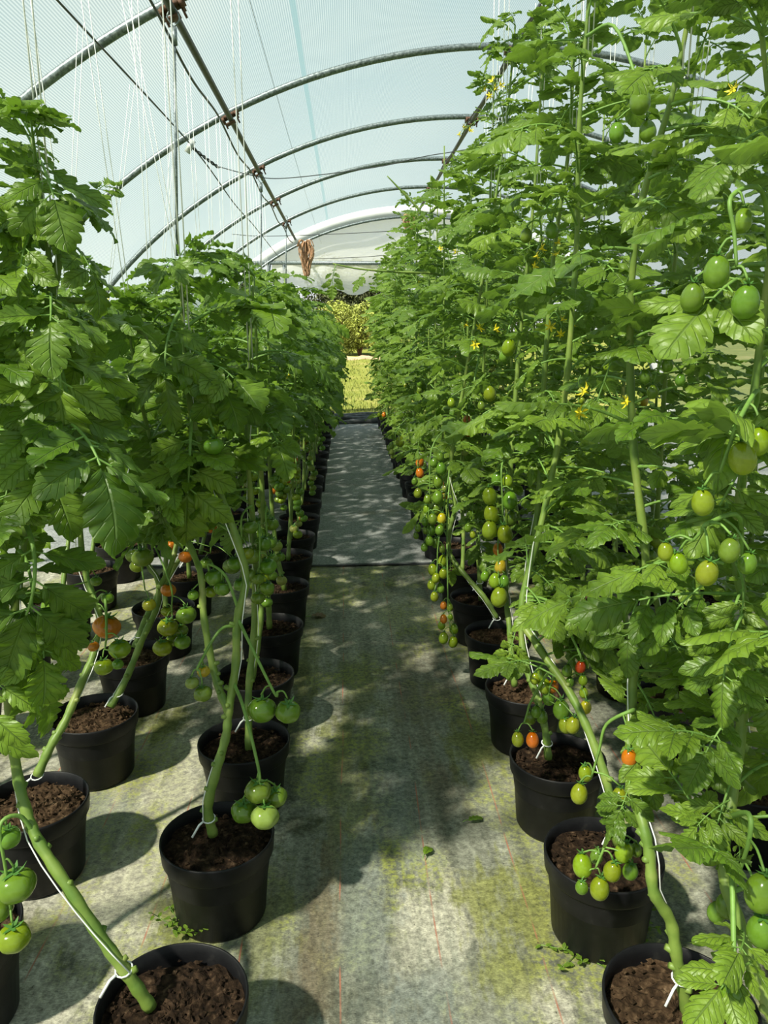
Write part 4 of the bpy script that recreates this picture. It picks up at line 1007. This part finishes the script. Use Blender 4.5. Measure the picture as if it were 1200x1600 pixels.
wire([(CX-.10, y, CZ0+RAD-.16-.05*math.sin((y % 1.95)/1.95*PI)) for y in np.arange(1, 14.2, .975)], .007, 'black cable hanging beside the ridge pipe')
wire([(-.42, .5, 3.03), (-.42, 7., 3.0), (-.40, 14., 3.02)], .0013, 'fine wire above the row of plants left of the path', 'steel')
# small clear tag on the hoop
mb = MB(); box(mb, (0, 0, 0), (.045, .012, .10), 0, Euler((.1, .5, .3)).to_matrix()); box(mb, (0, -.012, 0), (.02, .012, .05), 0, Euler((.1, .5, .3)).to_matrix())
tube(mb, [(0, 0, .04), (-.02, 0, .08), (-.05, 0, .1)], .004, 5)
tag(mb.build('wire_clip', [M['tag']], loc=W(297, 229, 6.33)), 'small clear plastic clip on the wire at the second hoop', 'clip')
# hanger rods
def rod(px, y0, y1, Y, label, r=.008):
    a = W(px[0], y0, Y); b = W(px[1], y1, Y); mb = MB()
    tube(mb, [(a.x, a.y, a.z), (b.x, b.y, b.z)], r, 8)
    tube(mb, [(a.x, a.y, a.z-.06), (a.x, a.y, a.z+.02)], r*1.8, 8); 
    tube(mb, catmull([(a.x, a.y, a.z+.02), (a.x-.03, a.y, a.z+.07), (a.x+.005, a.y, a.z+.11), (a.x+.03, a.y, a.z+.06), (a.x, a.y, a.z+.02)], 6), r*.55, 6)
    tag(mb.build('hanger_rod', [M['steel']]), label, 'hanger rod', 'hanger rods below the purlin')
rod((272, 277), 50, 400, 4.35, 'thin steel hanger rod hooked below the purlin at the first clamp')
rod((408, 408), 290, 460, 8.3, 'thin steel hanger rod hooked below the purlin at the third clamp')
rod((447, 447), 350, 470, 11.5, 'thin steel hanger rod hooked below the purlin near the end sheet')
# raffia bundles
def raffia(px, py, Y, label, h):
    mb = MB(); p = W(px, py, Y); rg = random.Random(px)
    for k in range(46):
        a, b = rg.uniform(-.10, .10), rg.uniform(-.07, .07)
        hh = h*rg.uniform(.5, 1.)
        tube(mb, catmull([(a*.5, b*.5, .03), (a*1.3, b*1.3, -hh*.3), (a*.7+rg.uniform(-.04, .04), b, -hh*.65), (a*.35+rg.uniform(-.03, .03), b*.4, -hh)], 4), rg.uniform(.005, .012), 4)
    for k in range(10):
        a = rg.uniform(0, 6.28); tube(mb, catmull([(0, 0, 0), (.1*math.cos(a), .06*math.sin(a), .05), (.15*math.cos(a), .08*math.sin(a), -.05)], 4), .008, 4)
    tag(mb.build('raffia_bundle', [M['raffia']], loc=p), label, 'twine bundle')
raffia(478, 380, 13.4, 'brown bundle of raffia tied at the end of the left purlin', .55)
raffia(642, 340, 13.4, 'brown bundle of raffia hung high on the end sheet behind the plum tomatoes', .3)

# end wall: white sheet above, sagging clear skirt, open doorway below
ZE = W(560, 412, 14.1).z
mb = MB(); nx, nz_ = 90, 14; V = []; Fc = []
xs = np.linspace(CX-4.75, CX+4.75, nx)
def opening(x):      # lower edge of the sheet
    return ZE
for x in xs:
    top = arch(x-CX) - .02
    lo = min(ZE, top-.01)
    for k in range(nz_):
        f = k/(nz_-1); z = lo + (top-lo)*f
        V.append((x, 14.12 + .03*math.sin(x*3.1+z*2) + .02*math.sin(z*9), z))
for i in range(nx-1):
    for j in range(nz_-1):
        q = i*nz_+j; Fc.append((q, q+nz_, q+nz_+1, q+1))
mb.add(V, Fc); struct(mb.build('wall_end', [M['end_sheet']]))
mb = MB(); V = []; Fc = []; xs = np.linspace(W(425, 430, 14.).x, CX+2.6, 60); nz_ = 8; rg = random.Random(4)
for x in xs:
    lo = ZE - .42 - .06*math.sin((x+.6)*2.2) - .03*math.sin(x*9) - .03*rg.random()
    for k in range(nz_):
        f = k/(nz_-1); V.append((x, 14.05 - .10*math.sin(f*PI) + .03*math.sin(x*11+f*3), lo+(ZE-lo)*f))
for i in range(len(xs)-1):
    for j in range(nz_-1):
        q = i*nz_+j; Fc.append((q, q+nz_, q+nz_+1, q+1))
mb.add(V, Fc); tag(mb.build('film_skirt', [M['end_skirt']]), 'loose clear film sagging below the rail of the end sheet', 'plastic film')
mb = MB(); tube(mb, [(CX-3.9, 14.0, ZE), (CX+3.9, 14.0, ZE)], .035, 10)
tag(mb.build('end_rail', [M['steel']]), 'horizontal grey rail across the open end of the tunnel', 'rail')
mb = MB(); V = []; Fc = []
prof = [(RAD-.15, 14.0), (RAD-.15, 14.06), (RAD+.02, 14.06), (RAD+.02, 14.0)]
AN = np.linspace(-AMAX, AMAX, 80)
for a in AN:
    for R, y in prof: V.append((CX+R*math.sin(a), y, CZ0+R*math.cos(a)))
for i in range(79):
    for j in range(4): 
        q, q2 = i*4+j, i*4+(j+1) % 4; Fc.append((q, q2, q2+4, q+4))
mb.add(V, Fc)
o = mb.build('trim_end', [M['white_band']]); struct(o)
mb = MB(); tube(mb, [(x, 13.98, z) for x, z in arch_pts(RAD-.17, 70)], .022, 8)
tag(mb.build('tunnel_hoop', [M['steel']]), 'inner grey hoop edging the white band of the end sheet', 'tunnel hoop', 'hoops of the tunnel')
# end frame posts and slanting braces on the left
for k, (x0, x1) in enumerate(((-1.05, -1.05), (-1.75, -1.3))):
    mb = MB(); tube(mb, [(x0, 14.0, -.02), (x1, 14.0, ZE)], .03, 8)
    tag(mb.build('end_post', [M['steel']]), ('upright steel post at the open end of the tunnel', 'slanting steel brace at the open end of the tunnel')[k], 'post')

# ------------------------------------------------------------------ ground
def sheet(name, x0, x1, y0, y1, mat, z, nx=60, ny=60, amp=.004, seed=1):
    mb = MB(); V = []; Fc = []; rg = random.Random(seed); ph = [rg.uniform(0, 6) for _ in range(6)]
    for i in range(nx):
        for j in range(ny):
            x = x0+(x1-x0)*i/(nx-1); y = y0+(y1-y0)*j/(ny-1)
            V.append((x, y, z + amp*(math.sin(x*3.1+ph[0]+y*.6)+math.sin(y*2.3+ph[1]-x)+.6*math.sin(x*7+y*5+ph[2])) - 2*amp))
    for i in range(nx-1):
        for j in range(ny-1):
            q = i*ny+j; Fc.append((q, q+ny, q+ny+1, q+1))
    mb.add(V, Fc); return struct(mb.build(name, [mat]))
SEAM = 4.97
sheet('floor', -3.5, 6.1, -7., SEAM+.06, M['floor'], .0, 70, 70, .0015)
sheet('floor', -3.5, 6.1, SEAM, 13.35, M['floor_far'], .012, 70, 80, .004, 2)
mb = MB(); P = [(x, SEAM - .005 + .012*math.sin(x*4)+.006*math.sin(x*13), .008) for x in np.linspace(-3.4, 6., 140)]
tube(mb, P, .0075, 6); tag(mb.build('fabric_hem', [M['fabric_dark']]), 'dark hem where the two ground sheets overlap across the path', 'fabric')
# bunched-up far end of the sheet
mb = MB(); rg = random.Random(3)
for k in range(7):
    yy = 13.25 + .07*k; zz = .02 + .035*math.sin(k*.9+.5)**2 + .012*k
    P = [(x, yy + .06*math.sin(x*2.3+k*1.7)+.03*math.sin(x*6+k), zz + .022*math.sin(x*3.3+k*2.1)) for x in np.linspace(-1.6, 2.6, 60)]
    tube(mb, P, [.03+.02*rg.random() for _ in range(9)], 7)
tag(mb.build('fabric_roll', [M['fabric_dark']]), 'bunched dark fabric lying across the far end of the path', 'fabric')

def lawn_z(x, y): return -.03 + .043*max(0, y-15) + .02*math.sin(x*.8+y*.5)
mb = MB(); V = []; Fc = []; nx, ny = 60, 60
for i in range(nx):
    for j in range(ny):
        x = -26+52*i/(nx-1); y = 13.2 + 40*(j/(ny-1))**1.5; V.append((x, y, lawn_z(x, y)))
for i in range(nx-1):
    for j in range(ny-1):
        q = i*ny+j; Fc.append((q, q+ny, q+ny+1, q+1))
mb.add(V, Fc); struct(mb.build('floor_meadow', [M['lawn']]))
mb = MB(); V = []; Fc = []
for i in range(2):
    for j in range(2): V.append(((-60, 60)[i], (-40, 60)[j], -.12))
mb.add(V, [(0, 2, 3, 1)]); struct(mb.build('ground', [M['lawn']]))
mb = MB(); V = []; Fc = []
for i in range(40):
    x = -4+9*i/39
    for j in range(6):
        y = 28.6 + .35*math.sin(i*1.3)+.28*j; V.append((x, y, lawn_z(x, y) + .10*math.sin(j/5*PI)+.03*math.sin(i*2.1+j) - .02))
for i in range(39):
    for j in range(5): q = i*6+j; Fc.append((q, q+6, q+7, q+1))
mb.add(V, Fc); struct(mb.build('floor_earth', [M['bare']]))
rg = random.Random(9); V = []; Fc = []
for k in range(15000):
    y = 13.75 + 15.*rg.random()**2; x = rg.uniform(-2.2, 3.2)*(y/14.); z = lawn_z(x, y)
    h = rg.uniform(.03, .09)*(1.6 if rg.random() < .1 else 1); a = rg.random()*6.28; w = .006+.0004*y; dx, dy = math.cos(a)*w, math.sin(a)*w
    lx, ly = rg.uniform(-.03, .03), rg.uniform(-.03, .03); q = len(V)
    V += [(x-dx, y-dy, z-.01), (x+dx, y+dy, z-.01), (x+lx, y+ly, z+h)]; Fc.append((q, q+1, q+2))
mb = MB(); mb.add(V, Fc); o = mb.build('grass', [M['grass']], smooth=False); o['kind'] = 'stuff'; tag(o, 'sunlit yellow-green grass beyond the open tunnel end', 'grass')
# bushes beyond the meadow
def bush(name, x, y, rx, ry, h, mat, n, s, label, seed, cat='bush'):
    rg = random.Random(seed); V = []; Fc = []; z0 = lawn_z(x, y)
    lumps = [(rg.uniform(-.6, .6)*rx, rg.uniform(-.6, .6)*ry, rg.uniform(.25, .72)*h, rg.uniform(.35, .6)) for _ in range(14)]
    for k in range(n):
        lx, ly, lz, lr = rg.choice(lumps)
        a = rg.random()*6.28; c = rg.uniform(-1, 1); q = math.sqrt(1-c*c); rr = lr*rg.uniform(.75, 1.05)
        p = np.array((lx + rr*rx*q*math.cos(a), ly + rr*ry*q*math.sin(a), max(.02, lz + rr*h*.6*c)))
        d = np.array((rg.gauss(0, 1), rg.gauss(0, 1), rg.gauss(0, 1))); d /= np.linalg.norm(d)
        e = np.cross(d, (rg.gauss(0, 1), rg.gauss(0, 1), rg.gauss(0, 1))); e /= np.linalg.norm(e)
        ss = s*rg.uniform(.6, 1.3); i0 = len(V)
        V += [tuple(p-d*ss), tuple(p+e*ss*.35+d*ss*.1), tuple(p+d*ss), tuple(p-e*ss*.35+d*ss*.1)]; Fc.append((i0, i0+1, i0+2, i0+3))
    root = empty(name, (x, y, z0))
    mb = MB(); mb.add(V, Fc); mb.build('foliage', [mat], root, smooth=False)
    mb = MB()
    for k in range(6):
        lx, ly, lz, lr = lumps[k]; tube(mb, catmull([(0, 0, -.05), (lx*.3, ly*.3, lz*.5), (lx, ly, lz)], 4), (.05, .03, .01), 5)
    mb.build('trunk', [M['rust']], root)
    tag(root, label, cat, 'bushes beyond the grass')
bush('bush', .55, 31., 1.7, 1.0, 2.2, M['hedge_light'], 12000, .07, 'yellow-green bush behind the grass straight beyond the path', 1)
bush('bush', -3.6, 31.5, 1.6, 1.0, 2.0, M['hedge_light'], 5000, .08, 'yellow-green bush behind the grass, hidden mostly by left row', 2)
bush('bush', 4.7, 31.5, 1.6, 1.0, 2.1, M['hedge_light'], 5000, .08, 'yellow-green bush behind the grass, glimpsed through the right row', 3)
bush('hedge', .5, 35.5, 2.3, 1.4, 4.0, M['hedge_dark'], 12000, .10, 'dark hedge tree rising behind the yellow-green bush', 4, 'hedge')
bush('hedge', -5.6, 35.5, 2.3, 1.4, 4.0, M['hedge_dark'], 8000, .11, 'dark hedge tree glimpsed left below the end sheet', 5, 'hedge')
bush('hedge', 6.8, 35.5, 2.4, 1.4, 4.2, M['hedge_dark'], 8000, .11, 'dark hedge tree glimpsed through the right row', 6, 'hedge')

# ------------------------------------------------------------------ small things on the ground
def fallen(px, py, Yg, s, mat, label, seed, az):
    rg = np.random.default_rng(seed); mb = MB()
    V, Fc, uv = leaflet(rg, 1., .62, 4, True, .25, .5, .1, .15, .25); mb.add(V, Fc, 0, uv)
    tube(mb, [(0, 0, 0), (0, -.2, .03), (.03, -.4, 0)], .025, 5, 1)
    d = RM @ Vector(((px-600)/F, -(py-800)/F, -1.0)); p = Vector((0, 0, CAMZ)) + d*(-CAMZ/d.z)
    o = mb.build('fallen_leaf', [mat, M['stalk']]); o.matrix_world = Matrix.Translation((p.x, p.y, .012)) @ Matrix.Rotation(az, 4, 'Z') @ Matrix.Scale(s, 4)
    tag(o, label, 'leaf')
fallen(732, 1286, 0, .055, M['leaf'], 'fallen green leaf on the path beside the second right pot', 1, -1.2)
fallen(664, 1340, 0, .05, M['leaf'], 'small fallen green leaf on the middle of the path', 2, -.5)
fallen(486, 966, 0, .10, M['leaf_dry'], 'brown withered leaf beside a pot left of the path', 3, -1.2)
# seedling weeds
def weed(px, py, label, n, h, seed, spread=.06):
    d = RM @ Vector(((px-600)/F, -(py-800)/F, -1.0)); p = Vector((0, 0, CAMZ)) + d*(-CAMZ/d.z); rg = random.Random(seed)
    root = empty('weed', (p.x, p.y, 0)); st = MB(); lf = MB(); rn = np.random.default_rng(seed)
    for k in range(n):
        a = rg.random()*6.28; r = spread*rg.random(); hh = h*rg.uniform(.5, 1.1)
        e = np.array((math.cos(a)*r*1.5, math.sin(a)*r*1.5, hh)); tube(st, catmull([(math.cos(a)*r*.3, math.sin(a)*r*.3, 0), (math.cos(a)*r, math.sin(a)*r, hh*.6), e], 3), .0012, 4)
        for q in range(5):
            f = .35+.65*q/4; c = np.array((math.cos(a)*r, math.sin(a)*r, 0))*(.5+f) + np.array((0, 0, hh*f))
            V, Fc, uv = leaflet(rn, .018, .010, 2, False, .1, .3, 0, .1, .1)
            lf.merge(_mb(V, Fc, uv), leaf_mat4(rg.random()*6.28, rg.uniform(-.2, .6), 0, 1., c))
    st.build('stem', [M['stalk']], root); lf.build('foliage', [M['leaf_bright']], root)
    tag(root, label, 'weed')
def _mb(V, Fc, uv):
    m = MB(); m.add(V, Fc, 0, uv); return m
weed(290, 1452, 'small green weed growing beside the forked plant\'s black pot', 14, .06, 1)
weed(330, 1296, 'tiny green seedling on the soil of the forked plant', 6, .03, 2, .03)
weed(905, 1487, 'trailing green weed along the foot of the second right pot', 16, .02, 3, .10)
weed(990, 1440, 'small weed between the first two pots right of the path', 16, .045, 4, .07)
PLANTS_W = None
# red tomato lying on the soil of a pot
x_, y_ = -.355, yA[8]
root = empty('fallen_tomato', (x_+.03, y_-.02, .225)); root_me = link('fruit', TOM_R[0], root, mat=Euler((1.2, .3, 0)).to_matrix().to_4x4() @ Matrix.Scale(.024, 4)); root_me.color = (*RED, 1)
tag(root, 'red tomato fallen on the soil of a pot left of the path', 'tomato')

# ------------------------------------------------------------------ strings
for i in range(3): make_string('A', i, LBL('white support string above plant', i, 'the row left of the path'), 'white support strings left of the path', None, 3.03, True)
for i in range(15): make_string('B', i, LBL('white support string above plant', i, 'second row left of path'), 'white support strings left of the path', PXL-.02, PZL-.12, i < 6)
for i in (1, 3, 5, 7): make_string('C', i, LBL('white support string above plant', i, 'third row left of path'), 'white support strings left of the path', wX-.05, wZ, i < 2)
for i in range(6): make_string('R', i, LBL('white support string along plant', i, 'the row right of the path'), 'white support strings right of the path', None, 3.4, True)
for i in range(1, 12): make_string('S', i, LBL('white support string along plant', i, 'second row right of path'), 'white support strings right of the path', CX-.10, CZ0+RAD-.17, i < 4)

# ------------------------------------------------------------------ light
w = bpy.data.worlds.new('world'); SC.world = w; w.use_nodes = True; nt = w.node_tree; nt.nodes.clear()
o = N(nt, 'ShaderNodeOutputWorld'); bg = N(nt, 'ShaderNodeBackground'); tc = N(nt, 'ShaderNodeTexCoord')
sp = N(nt, 'ShaderNodeSeparateXYZ'); nt.links.new(tc.outputs['Generated'], sp.inputs[0])
cl = noise(nt, tc.outputs['Generated'], 2.2, 5, .55)
r = ramp(nt, [(.0, (1.25, 1.28, 1.26)), (.12, (1.0, 1.1, 1.12)), (.4, (.50, .74, .86)), (1., (.36, .62, .80))]); nt.links.new(sp.outputs[2], r.inputs[0])
cr = ramp(nt, [(.42, 0.), (.62, 1.)]); nt.links.new(cl, cr.inputs[0])
c = mixc(nt, math_n(nt, 'MULTIPLY', cr.outputs[0], .7), r.outputs[0], (.95, .97, .95))
nt.links.new(c, bg.inputs['Color']); bg.inputs['Strength'].default_value = .56
nt.links.new(bg.outputs[0], o.inputs[0])
sd = bpy.data.lights.new('sun', 'SUN'); sd.energy = 9.5; sd.angle = math.radians(2.0); sd.color = (1., .93, .78)
so = bpy.data.objects.new('sun', sd); COL.objects.link(so)
tosun = Vector((-.48, -.44, .76)).normalized(); so.rotation_euler = tosun.to_track_quat('Z', 'Y').to_euler()

SC.view_settings.view_transform = 'Standard'; SC.view_settings.look = 'None'; SC.view_settings.gamma = 1.0; SC.view_settings.use_curve_mapping = False
SC.view_settings.exposure = 0.45
cy = SC.cycles
cy.use_denoising = True
cy.use_adaptive_sampling = True; cy.adaptive_threshold = .03; cy.max_bounces = 7; cy.diffuse_bounces = 3; cy.glossy_bounces = 3; cy.transmission_bounces = 4; cy.transparent_max_bounces = 10
cy.sample_clamp_indirect = 6.0
print('objects', len(SC.objects))
